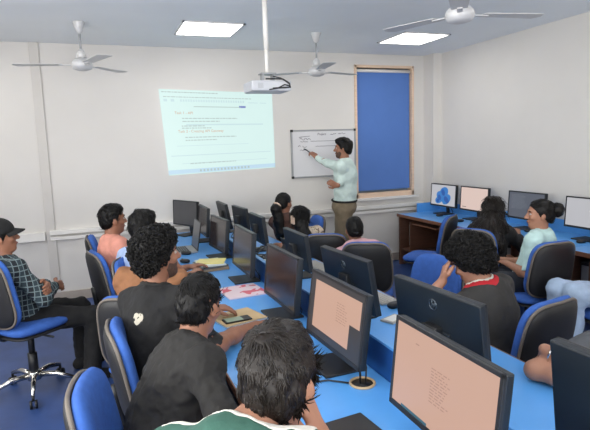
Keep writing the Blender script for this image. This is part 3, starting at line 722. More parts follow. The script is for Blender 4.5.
def tufts(V, F, n, crown, kind, L, r, down=.5, lift=.012, keep=None, sign=1.):
    """locks of hair laid over a hair cap and kept in the same mesh"""
    fn_ = np.cross(V[F[:, 1]]-V[F[:, 0]], V[F[:, 2]]-V[F[:, 0]]); N_ = np.zeros_like(V)
    for c in range(4): np.add.at(N_, F[:, c], fn_)
    N_ /= np.linalg.norm(N_, axis=1, keepdims=True)+1e-12
    i = TR.choice(len(V), n); p = V[i]; m = N_[i]; g = (p-crown)*sign; g /= np.linalg.norm(g, axis=1, keepdims=True); g = g+TR.normal(0, .10 if kind == 's' else .8, g.shape); g[:, 2] -= down
    t_ = g-m*(g*m).sum(1, keepdims=True); t_ /= np.linalg.norm(t_, axis=1, keepdims=True)+1e-9; b = np.cross(m, t_)
    if keep is not None:
        ok = keep(p+t_*L*.9); p, m, t_, b = p[ok], m[ok], t_[ok], b[ok]; n = len(p)
    K, S_ = (6, 4) if kind == 's' else (11, 4)
    Ls = L*TR.uniform(.6, 1.3, (n, 1)); ph = TR.uniform(0, 6.28, (n, 1)); rs = r*TR.uniform(.7, 1.3, (n, 1)); C = []; Wd = []
    for k in range(K):
        s = k/(K-1)
        if kind == 's': c = p-m*.004+t_*Ls*s+m*lift*math.sin(PI*min(1, s*.9))*TR.uniform(.5, 1.2, (n, 1))-m*(Ls*s)**2/(.20 if L < .07 else .6)+b*.003*np.sin(ph+s*5); w_ = (.7, 1, 1, .85, .55, .12)[k]
        else: a_ = ph+s*9.; c = p+t_*Ls*(s-.3)+(m*np.cos(a_)+b*np.sin(a_))*r*2.1+m*.003; w_ = (.4, .8, 1, 1, 1, 1, 1, 1, .9, .6, .2)[k]
        C.append(c); Wd.append(w_)
    C = np.stack(C); vs = []
    for k in range(K):
        T = C[min(K-1, k+1)]-C[max(0, k-1)]; T /= np.linalg.norm(T, axis=1, keepdims=True)+1e-9
        u = m-T*(m*T).sum(1, keepdims=True); u /= np.linalg.norm(u, axis=1, keepdims=True)+1e-9; v = np.cross(T, u)
        for j in range(S_):
            q_ = 2*PI*j/S_; vs.append(C[k]+(u*math.cos(q_)*(.6 if kind == 's' else 1.)+v*math.sin(q_)*(1.3 if kind == 's' else 1.))*rs*Wd[k])
    vs = np.stack(vs, 1).reshape(-1, 3); o = len(V)+np.arange(n)[:, None]*K*S_; fs = []
    for k in range(K-1):
        for j in range(S_): j2 = (j+1) % S_; fs.append(np.concatenate([o+k*S_+j, o+k*S_+j2, o+(k+1)*S_+j2, o+(k+1)*S_+j], 1))
    return np.concatenate([V, vs]), np.concatenate([F]+fs)
def smesh(name, sdf, h, m, parent, base, post=None, extra=None):
    V, F = sdf.mesh(h, post)
    if extra: V, F = extra(V, F)
    me = bpy.data.meshes.new(name); me.vertices.add(len(V)); me.vertices.foreach_set('co', (V-base).astype(np.float32).ravel())
    me.loops.add(F.size); me.loops.foreach_set('vertex_index', F.ravel().astype(np.int32)); me.polygons.add(len(F))
    me.polygons.foreach_set('loop_start', np.arange(0, F.size, 4, dtype=np.int32)); me.polygons.foreach_set('use_smooth', np.ones(len(F), bool))
    me.update(calc_edges=True); me.validate(); me.materials.append(m)
    return link(bpy.data.objects.new(name, me), parent)
def ik(a, t_, l1, l2, pole):
    v = t_-a; L = np.linalg.norm(v)
    if L > (l1+l2)*.995: t_ = a+v/L*(l1+l2)*.995; v = t_-a; L = np.linalg.norm(v)
    if L < .12: L = .12
    d = v/np.linalg.norm(v); x = (L*L+l1*l1-l2*l2)/(2*L); y = math.sqrt(max(0, l1*l1-x*x))
    p = np.asarray(pole, float); p = p-d*(p@d); p = nrm(p); return a+d*x+p*y, t_
UP = A_(0, 0, 1)

def person(label, pel, yaw, head, look, lh=None, rh=None, sc=1., tilt=0., skin='skin', shirt=None, sleeve=.75, long=False, trousers=None, hair='short', hairm='hair', h=.007,
           feet=None, stand=False, lpole=None, rpole=None, lpalm=None, rpalm=None, curl=.5, ldir=None, rdir=None, woman=False, collar=None, shoes='black_cloth', beard=False, twist=0., fold=.006, knees=None, hairpuff=1., sandals=False, girth=1., nk=(0, 0, 0), elbows=None, locks=0, wrap=False, panel_=None):
    a = math.radians(yaw); f = A_(math.cos(a), math.sin(a), 0); l = A_(-math.sin(a), math.cos(a), 0)
    P = A_(*pel); Hd = A_(*head); base = A_(P[0], P[1], 0)
    la, le = math.radians(look[0]), math.radians(look[1])
    hf = A_(math.cos(la)*math.cos(le), math.sin(la)*math.cos(le), math.sin(le)); hl = nrm(np.cross(UP, hf)); hu = np.cross(hf, hl)
    tr__ = math.radians(tilt); hl, hu = hl*math.cos(tr__)+hu*math.sin(tr__), hu*math.cos(tr__)-hl*math.sin(tr__)
    B = np.stack([hf, hl, hu])
    sp0 = nrm(Hd-P); um = nrm(hu*.45+sp0*.3+UP*.25)
    N = Hd-um*.150*sc-hf*.022*sc+A_(*nk)
    sp = nrm(N-P); ta = a+math.radians(twist); tf = A_(math.cos(ta), math.sin(ta), 0); tl = A_(-math.sin(ta), math.cos(ta), 0)
    sf = nrm(tf-sp*(tf@sp)); sl = nrm(np.cross(sp, sf)); Ax = np.stack([sf, sl, sp])
    w = (.90 if woman else 1.)*sc; gg = girth; TL = np.linalg.norm(N-P)
    # torso
    to = SDF(); pf = nrm(f-sp*(f@sp)); pl = nrm(np.cross(sp, pf)); Ap = np.stack([pf, pl, sp])
    to.ell(P+sp*.02, Ap, A_(.118*gg, (.168 if not woman else .175)*gg, .13)*sc, .05)
    to.ell(P+sp*TL*.36-sf*.012, Ap, A_(.108*sc*gg, .148*w*gg, .16*sc), .06)
    to.ell(P+sp*TL*.68-sf*.010, Ax, A_(.112*sc*gg, .165*w*gg, .165*sc), .06)
    SH = {}
    for k, s_ in (('L', 1), ('R', -1)):
        SH[k] = N-sp*.062*sc+sl*s_*.172*w*(.5+.5*gg)+sf*.012
        to.cap(N-sp*.035*sc-sf*.012, SH[k], .054*sc, .056*sc, .05)
    neck = SDF().cap(N-sp*.03*sc, Hd-hu*.055*sc-hf*.018*sc, .060*w, .054*w, .03)
    # head
    q = lambda x, y, z: Hd+(hf*x+hl*y+hu*z)*sc
    hd = SDF().ell(q(-.008, 0, .035), B, A_(.098, .077, .086)*sc, .03).ell(q(.026, 0, -.035), B, A_(.066, .058, .080)*sc, .04)
    hd.ell(q(.060, 0, -.096), B, A_(.024, .028, .020)*sc, .03)
    hd.ell(q(.082, 0, .028), B, A_(.016, .052, .012)*sc, .015)
    for s_ in (1, -1):
        hd.ell(q(.101, s_*.032, .006), B, A_(.018, .019, .013)*sc, .012, sub=True)
        hd.ell(q(.068, s_*.042, -.022), B, A_(.020, .020, .020)*sc, .02)
        hd.ell(q(-.008, s_*.076, -.008), np.stack([nrm(hf*.9+hu*.25), nrm(hl-hf*s_*.35), nrm(hu*.95-hf*.2)]), A_(.020, .009, .032)*sc, .008)
    hd.cap(q(.090, 0, .018), q(.112, 0, -.026), .009*sc, .014*sc, .012)
    for s_ in (1, -1): hd.ell(q(.100, s_*.012, -.030), B, A_(.010, .009, .008)*sc, .008)
    hd.ell(q(.088, 0, -.056), B, A_(.011, .024, .007)*sc, .008).ell(q(.085, 0, -.069), B, A_(.011, .021, .008)*sc, .008)
    # arms and hands
    arms = {}; up_ = {}; fo_ = {}; hands = SDF(); J = {}
    for k, s_, tgt, pole, pd, pn in (('L', 1, lh, lpole, ldir, lpalm), ('R', -1, rh, rpole, rdir, rpalm)):
        S_ = SH[k]
        if tgt is None: tgt = P+f*.30+l*s_*.11+UP*.075
        tgt = A_(*tgt); pole = A_(*pole) if pole is not None else (l*s_*.7-UP*.8-f*.4)
        E_, Wr = ik(S_, tgt, .285*sc, .255*sc, pole)
        if elbows and k in elbows: E_, Wr = A_(*elbows[k]), tgt
        J[k] = (S_, E_, Wr)
        up_[k] = SDF().cap(S_, E_, .050*sc, .040*sc, .03); fo_[k] = SDF().cap(E_, E_*.65+Wr*.35, .039*sc, .040*sc, .02).cap(E_*.65+Wr*.35, Wr, .040*sc, .026*sc, .02)
        d = nrm(A_(*pd)) if pd is not None else nrm(Wr-E_)
        n_ = A_(*pn) if pn is not None else A_(0, 0, -1.); n_ = n_-d*(n_@d)
        n_ = nrm(n_) if np.linalg.norm(n_) > .05 else nrm(np.cross(d, l))
        th = nrm(np.cross(d, n_))*(1 if k == 'R' else -1)
        for i, (off, L) in enumerate(((.030, .072), (.010, .080), (-.010, .075), (-.029, .060))):
            kn = Wr+d*(.088-.004*abs(i-1.2))*sc+th*off*sc
            hands.cap(Wr+d*.01+th*off*.45, kn, .015*sc, .0125*sc, .014)
            c = curl*(.8+.15*i); dd = d; pt = kn
            for sg, (fr_, r0, r1) in enumerate(((.46, .0100, .0092), (.30, .0092, .0086), (.24, .0086, .0075))):
                c_ = c*(.55 if sg == 0 else .8); ax_ = np.cross(d, n_)
                cc, ss = math.cos(c_), math.sin(c_); nd = nrm(np.cross(ax_, dd)); dd = nrm(dd*cc+nd*ss)
                p2 = pt+dd*L*fr_*sc; hands.cap(pt, p2, r0*sc, r1*sc, .004); pt = p2
        t0 = Wr+d*.022+th*.022; t1 = t0+nrm(d*.6+th*.75+n_*.25)*.042*sc; t2 = t1+nrm(d*.9+th*.25+n_*.3)*.030*sc; t3 = t2+nrm(d*.9-th*.05+n_*.35)*.024*sc
        hands.chain([t0, t1, t2, t3], [.015*sc, .0125*sc, .0105*sc, .0085*sc], .010)
    # legs
    legs = {}; LG = {}
    for k, s_ in (('L', 1), ('R', -1)):
        hp = P+l*s_*.088*sc
        if stand: fo = A_(*feet[0 if k == 'L' else 1]) if feet else A_(P[0], P[1], 0)+l*s_*.10; kn, an = ik(hp, fo+UP*.085, .445*sc, .43*sc, f)
        elif knees: kn = A_(*knees[0 if k == 'L' else 1]); an = A_(*feet[0 if k == 'L' else 1])+UP*.085
        else:
            fo = A_(*feet[0 if k == 'L' else 1]) if feet else A_(P[0], P[1], 0)+f*.42*sc+l*s_*.12; kn, an = ik(hp, fo+UP*.085, .43*sc, .43*sc, UP+f*.5)
        LG[k] = (hp, kn, an)
        legs[k] = SDF().cap(hp, kn, .082*sc, .058*sc, .04).cap(kn, kn*.6+an*.4, .056*sc, .052*sc, .02).cap(kn*.6+an*.4, an, .052*sc, .036*sc, .02)
    ft = {}
    for k in 'LR':
        an = LG[k][2]; ff = f if not feet or len(feet) < 3 else nrm(A_(*feet[2])); ff = nrm(ff-UP*ff[2]); fl = np.cross(UP, ff)
        ft[k] = SDF().cap(an-UP*.045-ff*.035, an-UP*.045+ff*.06, .036*sc, .038*sc, .02).cap(an-UP*.045+ff*.05, an-UP*.055+ff*.15, .038*sc, .028*sc, .02).cap(an, an-UP*.05, .036, .038, .02)
    body = to.plus(neck, hd, up_['L'], up_['R'], fo_['L'], fo_['R'], hands, legs['L'], legs['R'], ft['L'], ft['R'])
    # order matters only for the eye sockets, which follow the head's own shapes
    o = smesh('person', body, h, M[skin], None, base); o.location = base; tag(o, label, 'person')
    nz = lambda amp, fr, seed=0.: (lambda X: amp*(vnoise(X*fr+seed)+.5*vnoise(X*fr*2.1+seed+7)))
    fn = nz(fold*2.2, 13., P[0]*9+50); an_ = nz(fold, 30., 17)
    def floor_(X, g): return np.maximum(g, .004-X[:, 2])
    if trousers:
        tp = SDF().ell(P+sp*.01, Ap, A_(.135*gg, .185*gg, .135)*sc, .05)
        for k in 'LR':
            hp, kn, an = LG[k]; e = an+nrm(an-kn)*-.005
            tp.cap(hp, kn, .098*sc*gg, .074*sc*gg, .04).cap(kn, e, .074*sc*gg, .062*sc*gg, .03, True)
        cutp = P+sp*.10
        smesh('trousers', tp, max(h, .008), M[trousers], o, base, lambda X, g: floor_(X, np.maximum(g+fn(X)+an_(X), (X-cutp)@sp)))
    for k in 'LR':
        if sandals:
            an = LG[k][2]; ff = f if not feet or len(feet) < 3 else nrm(A_(*feet[2])); ff = nrm(ff-UP*ff[2]); fl = np.cross(UP, ff)
            so = MB().box(an-base+ff*.06-UP*.081, (.25, .085, .016), Matrix((tuple(ff), tuple(fl), (0, 0, 1))).transposed(), bev=.006)
            for u in (.02, .075, .12):
                c = an+ff*u-UP*(.050 if u < .1 else .058)
                so.tube([c-base+fl*.045*math.cos(t_)+UP*(.042*math.sin(t_)-.012) for t_ in (PI*j/10 for j in range(11))], .007, 6)
            so.build('sandal', M[shoes], o)
        else:
            smesh('shoe', ft[k].inflate(.011), .009, M[shoes], o, base, lambda X, g: floor_(X, g))
    # shirt
    if shirt:
        st = to.inflate(.014+fold*.9)
        for k in 'LR':
            S_, E_, Wr = J[k]
            if long:
                st.cap(S_, E_, .064*sc, .054*sc, .04); st.cap(E_, E_+(Wr-E_)*sleeve, .053*sc, .038*sc, .03, True)
            else:
                st.cap(S_, S_+(E_-S_)*sleeve, .065*sc, .060*sc, .04, True)
        hem = P-sp*.06 if not stand else P+sp*.075
        na = N-sp*.055*sc; nb = Hd-hu*.05*sc; nv = nb-na; nL = nv@nv
        def sp_(X, g):
            g = g+fn(X)+an_(X); g = np.maximum(g, -((X-hem)@sp))
            t_ = np.clip(((X-na)@nv)/nL, 0, 1); return np.maximum(g, .070*w-np.linalg.norm(X-na-t_[:, None]*nv, axis=1))
        smesh('shirt', st, h, M[shirt], o, base, sp_)
    if collar:
        R_ = .070*w
        for nm, m, r0, r1, up in collar:
            cs_ = st.inflate(.004)
            if up: cs_.cap(na, na+nrm(nv)*(.055*sc+up), (R_+r1)*1.0, (R_+r1*.7), .02, True)
            def cp_(X, g, r0=r0, r1=r1):
                t_ = np.maximum(0, ((X-na)@nv)/nL); dd = np.linalg.norm(X-na-t_[:, None]*nv, axis=1)
                return np.maximum(np.maximum(g+fn(X)+an_(X), dd-R_-r1), np.maximum(R_+r0-dd, -((X-na)@nrm(nv))-.02))
            smesh(nm, cs_, .005, M[m], o, base, cp_)
    if panel_:
        smesh('shoulder_panel', st.inflate(.003), .006, M[panel_], o, base, lambda X, g: np.maximum(np.maximum(g+fn(X)+an_(X), .005-(X-N)@sf), np.maximum(np.linalg.norm(X-N, axis=1)-.21, .076*w-np.linalg.norm(np.cross(X-na, nrm(nv)), axis=1))))
    if wrap:
        c = P+sp*.085; bn = []
        for t_ in (2*PI*j/36 for j in range(36)):
            bn.append(c-base+pf*math.cos(t_)*.131*gg*sc+pl*math.sin(t_)*.170*gg*sc)
        MB().tube(bn, .014, 6, closed=True).build('belt', M['black_cloth'], o)
    # face details
    for s_ in (1, -1):
        e = SDF().ell(q(.082, s_*.032, .006), B, A_(.0125, .0135, .0085)*sc, .01)
        ey = smesh('eye', e, .0035, M['white_eye'], o, base)
        smesh('iris', SDF().ell(q(.0915, s_*.032, .006), B, A_(.004, .0058, .0058)*sc, .01), .002, M['iris'], ey, base)
        MB().tube([q(.094, s_*.014, .026)-base, q(.096, s_*.032, .032)-base, q(.084, s_*.052, .027)-base], [.0035, .004, .0025], 6).build('eyebrow', M['hair'], o)
    MB().tube([q(.084, .022, -.0625)-base, q(.0975, .010, -.0615)-base, q(.099, 0, -.062)-base, q(.0975, -.010, -.0615)-base, q(.084, -.022, -.0625)-base], [.002, .0045, .005, .0045, .002], 8).build('lips', M['lips'], o)
    # hair
    def loc(X): return ((X-Hd)@B.T)/sc
    hx = np.array([-.14, -.09, -.045, -.02, .015, .035, .05, .075, .10, .14]); hz = np.array([-.078, -.078, -.062, -.030, -.026, .004, .030, .055, .070, .085])
    def shortcut(X, g, low=0.):
        L = loc(X); return np.maximum(g, (np.interp(L[:, 0], hx, hz+low)-L[:, 2])*.8*sc)
    hs = SDF()
    if hair in ('short', 'straight', 'curly'):
        pf_ = {'short': 1., 'straight': 1.15, 'curly': 1.9}[hair]*hairpuff
        hs.ell(q(-.012, 0, .042), B, A_(.100+.009*pf_, .078+.008*pf_, .090+.013*pf_)*sc, .03).ell(q(-.040, 0, -.02), B, A_(.066+.006*(pf_ if hair == 'curly' else .5), .066+.007*(pf_ if hair == 'curly' else .4), .072)*sc, .04)
        hs.ell(q(.055, .01, .098), B, A_(.045+.005*pf_, .062, .030+.006*pf_)*sc, .035)
        cn = {'short': nz(.008, 48.), 'straight': nz(.009, 34.), 'curly': nz(.020, 44.)}[hair]
        def hp_(X, g):
            L = loc(X)
            Y = X if hair == 'curly' else X*1.
            g = g+cn(Y)
            if hair == 'curly': g = g-.006+.010*np.abs(vnoise(X*75.))
            else: g = g+(.008 if locks else 0.)+.006*np.abs(vnoise(np.stack([L[:, 0]*25, L[:, 1]*70, L[:, 2]*25], 1)+20))
            return shortcut(X, g, .0)
        crown = q(-.055, .01, .10) if hair != 'curly' else q(-.02, 0, .02)
        ex = (lambda V, F: tufts(V, F, (locks or 450)*(1 if hair == 'curly' else 3), crown, 'c' if hair == 'curly' else 's', .030 if hair == 'curly' else .042, .0034 if hair == 'curly' else .0019, .3, .0045, (lambda X: (shortcut(X, X[:, 0]*0-1.) < .001) & (loc(X)[:, 0] < .088)) if hair != 'curly' else None))
        smesh('hair', hs, min(h, .006), M[hairm], o, base, hp_, ex)
    elif hair == 'cap':
        hs.ell(q(-.012, 0, .03), B, A_(.105, .083, .092)*sc, .03).ell(q(-.04, 0, -.02), B, A_(.07, .070, .07)*sc, .04)
        smesh('hair', hs, .007, M[hairm], o, base, lambda X, g: np.maximum(shortcut(X, g), loc(X)[:, 2]-.05))
        cs = SDF().ell(q(-.010, 0, .045), B, A_(.116, .094, .100)*sc, .03)
        cpx = smesh('cap', cs, .007, M['black_cloth'], o, base, lambda X, g: np.maximum(g, (.030-loc(X)[:, 2]-.10*loc(X)[:, 0])*sc))
        pts = []; n = 16
        vs = []
        for zt in (0, .005):
            for r in (0., 1.):
                for j in range(n+1):
                    t_ = -1.15+2.3*j/n; rr_ = .098+r*.060*math.cos(t_*.95)
                    vs.append(q(rr_*math.cos(t_)*1.08, rr_*math.sin(t_)*.86, .040+zt-.022*r-.02*(math.sin(t_))**2)-base)
        m_ = n+1; fs = []
        for j in range(n): fs += [[j, j+1, m_+j+1, m_+j], [2*m_+j, 3*m_+j, 3*m_+j+1, 2*m_+j+1], [m_+j, m_+j+1, 3*m_+j+1, 3*m_+j], [j, 2*m_+j, 2*m_+j+1, j+1]]
        MB().add(vs, fs, True).build('peak', M['black_cloth'], cpx)
        MB().lathe([(.008, 0), (.006, .006)], q(-.010, 0, .143)-base, n=10).build('button', M['black_cloth'], cpx)
    else:
        hs.ell(q(-.012, 0, .042), B, A_(.112, .088, .098)*sc, .03).ell(q(-.045, 0, -.03), B, A_(.068, .074, .085)*sc, .04)
        hs.ell(q(.02, .058, .02), B, A_(.05, .03, .075)*sc, .03).ell(q(.02, -.058, .02), B, A_(.05, .03, .075)*sc, .03)
        strand = lambda X, L: .008*vnoise(X*40)+.007*np.abs(vnoise(np.stack([L[:, 0]*60, L[:, 1]*60, L[:, 2]*10], 1)+9))
        back = hair in ('bun', 'ponytail', 'braid')
        if back:
            hs = SDF().ell(q(-.012, 0, .040), B, A_(.106, .083, .094)*sc, .03).ell(q(-.042, 0, -.02), B, A_(.066, .070, .074)*sc, .04)
        def lp(X, g):
            L = loc(X); g = g+strand(X, L)*(.5 if back else 1.)
            if back: return shortcut(X, g, .008)
            cut = (np.interp(L[:, 0], [-.2, .0, .03, .06, .09, .14], [-.12, -.10, -.02, .040, .066, .085])-L[:, 2])*.8*sc
            return np.maximum(g, cut)
        tail = q(-.128, 0, .045) if hair == 'bun' else q(-.11, 0, -.02)
        smesh('hair', hs, min(h, .0065), M[hairm], o, base, lp, (lambda V, F: tufts(V, F, 900, tail, 's', .05, .0022, .0, .004, lambda X: shortcut(X, X[:, 0]*0-1.) < .004, -1.)) if back else (lambda V, F: tufts(V, F, 1100, q(.0, 0, .10), 's', .075, .0026, .6, .008)))
        bk_ = SH['L']*.5+SH['R']*.5
        if hair == 'ponytail':   # held by a scrunchie, falling down the back
            tp_ = q(-.105, 0, -.02); sg = SDF().chain([tp_, tp_-hf*.03-hu*.03, N-sp*.03-sf*.105, N-sp*.16-sf*.125, N-sp*.30-sf*.13], [.034, .056, .064, .060, .034], .03)
            smesh('ponytail', sg, .007, M[hairm], o, base, lambda X, g: g+strand(X, loc(X))*1.4)
            MB().tube([tp_-base+(hl*math.cos(t_)+nrm(np.cross(hl, nrm(hf+hu)))*math.sin(t_))*.034-hf*.012 for t_ in (2*PI*j/22 for j in range(22))], [.014+.004*(j % 2) for j in range(22)], 8, closed=True).build('scrunchie', MATS['scrunchie_cream'], o)
        elif hair == 'long':
            sg = SDF().chain([q(-.05, 0, -.03), N-sp*.02-sf*.085, N-sp*.16-sf*.125, N-sp*.32-sf*.135], [.078, .085, .082, .045], .04).chain([q(-.02, .06, -.04), N+sl*.09-sf*.05, N-sp*.18+sl*.09-sf*.115, N-sp*.32+sl*.06-sf*.125], [.045, .055, .052, .028], .04).chain([q(-.02, -.06, -.04), N-sl*.09-sf*.05, N-sp*.18-sl*.09-sf*.115, N-sp*.33-sl*.06-sf*.125], [.045, .055, .052, .028], .04)
            smesh('long_hair', sg, .007, M[hairm], o, base, lambda X, g: np.maximum(g+strand(X, loc(X))*1.8+.008*vnoise(X*22), loc(X)[:, 0]-.035), lambda V, F: tufts(V, F, 1600, Hd+UP*.3, 's', .11, .003, 1., .008))
        elif hair == 'clip':
            sg = SDF().chain([q(-.06, 0, -.03), N-sp*.02-sf*.08, N-sp*.13-sf*.125, N-sp*.22-sf*.13], [.070, .072, .066, .035], .04)
            smesh('long_hair', sg, .007, M[hairm], o, base, lambda X, g: g+strand(X, loc(X))*1.6)
            MB().box(q(-.06, .088, -.005)-base, (.03, .02, .085), bev=.008).box(q(-.085, .075, -.02)-base, (.02, .02, .07), bev=.006).build('hair_clip', MATS['scrunchie_cream'], o)
        elif hair == 'braid':
            pts = [q(-.09, 0, -.03)]+[N+(-sp*(.02+.045*j)-sf*(.085+.012*min(j, 4))+sl*.012*(-1)**j) for j in range(6)]
            sg = SDF()
            for j, p_ in enumerate(pts): sg.ell(p_, B, A_(.032, .034-.002*j, .032), .012)
            smesh('braid', sg, .007, M[hairm], o, base, lambda X, g: g+strand(X, loc(X)))
        elif hair == 'bun':
            bu = SDF().ell(q(-.128, 0, .045), B, A_(.055, .062, .062)*sc, .02)
            smesh('bun', bu, .006, M[hairm], o, base, lambda X, g: g+.012*vnoise(X*38)+.006*np.abs(vnoise(X*70)))
    if beard:
        bs = SDF().ell(q(.026, 0, -.042), B, A_(.070, .0625, .080)*sc, .03).ell(q(.060, 0, -.096), B, A_(.028, .033, .023)*sc, .03)
        def bp_(X, g):
            L = loc(X); g = np.maximum(g+.003*vnoise(X*120), np.abs(L[:, 1])*-.35+(L[:, 2]+.040+.15*np.abs(L[:, 0]-.09))*1.)
            g = np.maximum(g, .012-(L[:, 0])*1.)
            return np.maximum(g, .013-np.sqrt((L[:, 2]+.0625)**2+(L[:, 1]*.5)**2)-.0*g)
        smesh('beard', bs, .005, mat('beard_shadow', (.31, .225, .185), .8, var=.3, vscale=90), o, base, bp_)
    return o, J
mat('scrunchie_cream', (.78, .68, .60), .8, var=.1, vscale=40)
chest_print('black_print', (.085, .085, .09), (.70, .68, .62), (-.16, -.09, 1.0), .105); cloth('salmon_cloth', (.83, .57, .50)); cloth('pale_blue_cloth', (.62, .70, .84)); cloth('tan_cloth', (.54, .37, .25)); cloth('green_cloth', (.20, .36, .31)); cloth('white_cloth', (.84, .82, .78))
cloth('mint_shirt', (.78, .85, .83), var=.04); cloth('khaki_cloth', (.49, .44, .36)); cloth('pink_cloth', (.84, .66, .68)); cloth('brown_cloth', (.33, .23, .20)); cloth('mint_cloth', (.72, .84, .83))
cloth('navy_denim', (.13, .15, .19)); cloth('pale_denim', (.62, .70, .80), var=.14); cloth('red_cloth', (.70, .12, .16)); cloth('grey_cloth', (.30, .31, .33)); cloth('dark_cloth', (.13, .125, .12)); cloth('sandal_brown', (.50, .36, .26))
M.update(MATS); plaid('plaid_cloth'); printed('cream_print', (.78, .72, .64), (.42, .36, .30), 40, .56); M.update(MATS)

# the teacher
person('teacher standing at the whiteboard in a mint shirt and khaki trousers', (2.93, 6.02, .955), 150, (2.92, 6.0, 1.70), (152, 2), rh=(2.73, 5.78, 1.25), lh=(2.69, 6.40, 1.60), ldir=(-.35, .5, .55), lpalm=(-.3, .9, -.2), rdir=(-.8, .2, .35), rpalm=(.2, .9, .2),
       stand=True, feet=((2.90, 5.93, 0), (2.96, 6.13, 0)), shirt='mint_shirt', long=True, sleeve=.93, trousers='khaki_cloth', hair='short', hairpuff=1.2, h=.0065, sc=1.0, lpole=(.2, -.2, -1), rpole=(.8, .1, -1), twist=-4, curl=.9, beard=True, girth=1.2, wrap=True,
       collar=(('collar', 'mint_shirt', .0, .014, .02),))

tag(MB().tube([(0, 0, 0), (-.04, .07, .05), (-.047, .12, .058)], .008, 8).build('marker_pen', M['dark'], None, (2.665, 6.465, 1.65)), 'dark marker pen held against the whiteboard by the teacher', 'marker')
# pupils along the brown edge
person('boy in a black cap and dark plaid shirt with crossed arms', (-.58, 4.20, .57), 24, (-.70, 4.14, 1.18), (10, 8), lh=(-.42, 4.05, .82), rh=(-.38, 4.22, .77), ldir=(.2, -1, 0), rdir=(.4, .8, -.2), lpalm=(-1, 0, -.3), rpalm=(-1, 0, -.3), shirt='plaid_cloth', long=True, sleeve=.95, trousers='black_cloth', hair='cap',
       feet=((-.25, 4.46, 0), (-.17, 4.12, 0)), h=.0065, fold=.007, lpole=(.1, .7, -.8), rpole=(.3, -.8, -.7))
person('boy in a salmon shirt with short black hair', (.10, 4.60, .56), 14, (.07, 4.62, 1.185), (18, 2), shirt='salmon_cloth', trousers='grey_cloth', hair='short', hairpuff=1.5, locks=600, lh=(.38, 4.8, .80), rh=(.36, 4.48, .78), sleeve=.85)
person('boy in a pale blue shirt behind the curly-haired boy', (.21, 4.0, .56), 40, (.285, 4.12, 1.165), (30, 2), shirt='pale_blue_cloth', trousers='grey_cloth', hair='short', hairpuff=1.6, lh=(.62, 4.2, .80), rh=(.60, 3.95, .80), sleeve=.85)
person('boy in a tan shirt resting chin on fist, head hidden by curls', (.21, 3.34, .56), 62, (.285, 3.44, 1.125), (62, 6), shirt='tan_cloth', trousers='grey_cloth', hair='short', lh=(.60, 3.80, .79), rh=(.43, 3.50, .985), rdir=(-.15, .3, 1), rpalm=(-.8, .5, .2), rpole=(.6, .1, -1), sleeve=.9, girth=1.12, fold=.010, curl=1.3)
person('curly-haired boy in a black T-shirt looking at the teacher', (.21, 2.54, .56), 40, (.238, 2.66, 1.228), (14, 6), lh=(.655, 3.05, .785), ldir=(.95, -.2, -.12), curl=.5, shirt='black_print', trousers='grey_cloth', hair='curly', beard=True, locks=1300, girth=1.0, nk=(-.01, -.01, -.012), hairpuff=.72, rh=(.60, 2.55, .80), h=.006, skin='skin', sleeve=.8, collar=(('collar', 'dark_cloth', .0, .012, 0),))
person('boy in a black T-shirt leaning over, arm stretched along the bench', (.14, 1.98, .56), 38, (.350, 2.14, 1.10), (46, -14), twist=-30, elbows=dict(L=(.50, 2.47, .80)), lh=(.74, 2.66, .785), ldir=(.8, .22, -.05), curl=.25, rh=(.36, 1.86, .62), shirt='dark_cloth', trousers='grey_cloth', hair='straight', locks=900, h=.006, sleeve=.85, fold=.011, sc=1.04, lpole=(.6, -.5, -.8))
o6, J6 = person('boy in a green and white shirt nearest the camera, chin on hand', (.22, .93, .57), 42, (.372, 1.155, 1.185), (50, -10), rh=(.50, 1.20, .99), rdir=(-.35, .15, 1), rpalm=(-.8, .5, .1), rpole=(.6, -.6, -1), lh=(.60, 1.45, .79), shirt='green_cloth', trousers='grey_cloth', hair='straight', hairm='hair_b', h=.006, sleeve=.9, curl=1.2, hairpuff=1.5, sc=1.06, locks=3000, nk=(-.115, -.03, .085), skin='skin_b',
       collar=(('collar', 'white_cloth', .0, .016, .0),), panel_='white_cloth')
# girls and boys on the far side of the bench
person('girl in brown with a cream scrunchie round her ponytail', (1.99, 5.36, .55), 35, (1.885, 5.40, 1.125), (30, -4), shirt='brown_cloth', trousers='navy_denim', hair='ponytail', woman=True, h=.008, sc=.94, rh=(2.2, 5.2, .66), long=True)
person('girl in a cream patterned top with a white hair clip', (1.97, 4.84, .54), 80, (1.85, 4.82, 1.03), (75, -6), shirt='cream_print', trousers='navy_denim', hair='clip', woman=True, h=.0075, sc=.96, lh=(1.60, 4.72, .80), lpole=(-.6, -.9, -.2), ldir=(-.3, .9, 0), long=True, sleeve=.55)
person('girl in a pink top with braided hair, seen from behind', (2.13, 3.98, .54), 70, (2.09, 4.10, .995), (78, -8), shirt='pink_cloth', trousers='navy_denim', hair='braid', woman=True, h=.007, sc=.92)
o10, J10 = person('boy in a charcoal shirt with red and white collar, hand on his forehead', (2.03, 2.22, .56), 118, (1.93, 2.335, 1.075), (112, -26), lh=(1.80, 2.43, .96), ldir=(.35, .10, 1), lpalm=(.8, -.4, -.2), lpole=(-.7, -.3, -.8), rh=(2.06, 2.66, .70), shirt='char_cloth', trousers='navy_denim', hair='curly', hairm='hair', hairpuff=1.2, locks=1500, h=.006, sleeve=.85, curl=.7, skin='skin_b', twist=-12,
       collar=(('collar_tip', 'white_cloth', .0, .012, .014), ('collar_band', 'red_cloth', .012, .034, .0)))
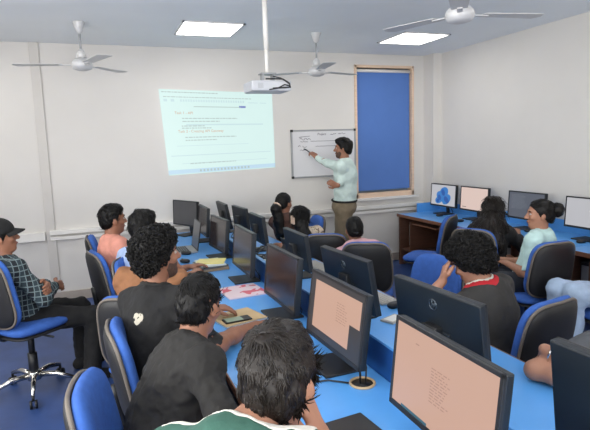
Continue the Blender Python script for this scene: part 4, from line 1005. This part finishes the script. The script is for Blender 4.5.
person('girl in black with long loose hair, facing the monitors', (3.42, 3.93, .54), 35, (3.545, 4.0, 1.075), (38, -8), shirt='black_cloth', trousers='navy_denim', hair='long', hairm='hair_b', woman=True, h=.0075, sc=1.02, lh=(3.90, 4.42, .80), rh=(3.96, 4.1, .79), long=True)
person('girl with her hair in a bun wearing a mint top, turned to the teacher', (3.33, 3.32, .55), 125, (3.40, 3.28, 1.125), (148, 2), shirt='mint_cloth', trousers='navy_denim', hair='bun', woman=True, h=.0065, lh=(3.20, 3.40, .70), rh=(3.26, 3.58, .70), sleeve=.9, skin='skin_b', knees=((2.90, 3.36, .62), (3.02, 3.62, .58)), feet=((2.80, 3.42, .02), (2.86, 3.74, 0)))
person('person in pale jeans, red top and brown sandals at the picture edge', (3.50, 2.60, .57), 168, (3.58, 2.56, 1.24), (165, 0), shirt='red_cloth', trousers='pale_denim', hair='long', woman=True, h=.008, shoes='sandal_brown', sandals=True, knees=((3.13, 2.68, .64), (3.12, 2.82, .64)), feet=((3.14, 2.70, .17), (3.16, 2.88, .15), (.2, -1, 0)), lh=(3.32, 2.45, .70), rh=(3.34, 2.62, .72), long=True)
o14, J14 = person('person with a bracelet leaning a bare elbow on the bench', (2.06, 1.26, .56), 160, (1.98, 1.33, 1.17), (150, -5), rh=(1.74, 1.36, .80), lh=(1.71, 1.60, .87), elbows=dict(R=(1.655, 1.60, .79), L=(1.78, 1.30, .80)), rdir=(-.3, -1, 0), ldir=(.5, .4, -.75), rpalm=(0, 0, -1), lpalm=(-.3, .2, -.4), shirt='grey_cloth', trousers='navy_denim', hair='short', h=.007, sleeve=.7, skin='skin_b', curl=1.)
S_, E_, Wr = J14['L']; c = E_*.12+Wr*.88-A_(2.06, 1.26, 0); d = nrm(Wr-E_); e1 = nrm(np.cross(d, UP)); e2 = np.cross(d, e1)
MB().tube([c+(e1*math.cos(t_)+e2*math.sin(t_))*.040 for t_ in (2*PI*j/22 for j in range(22))], .005, 6, closed=True).build('bracelet', M['chrome'], o14)
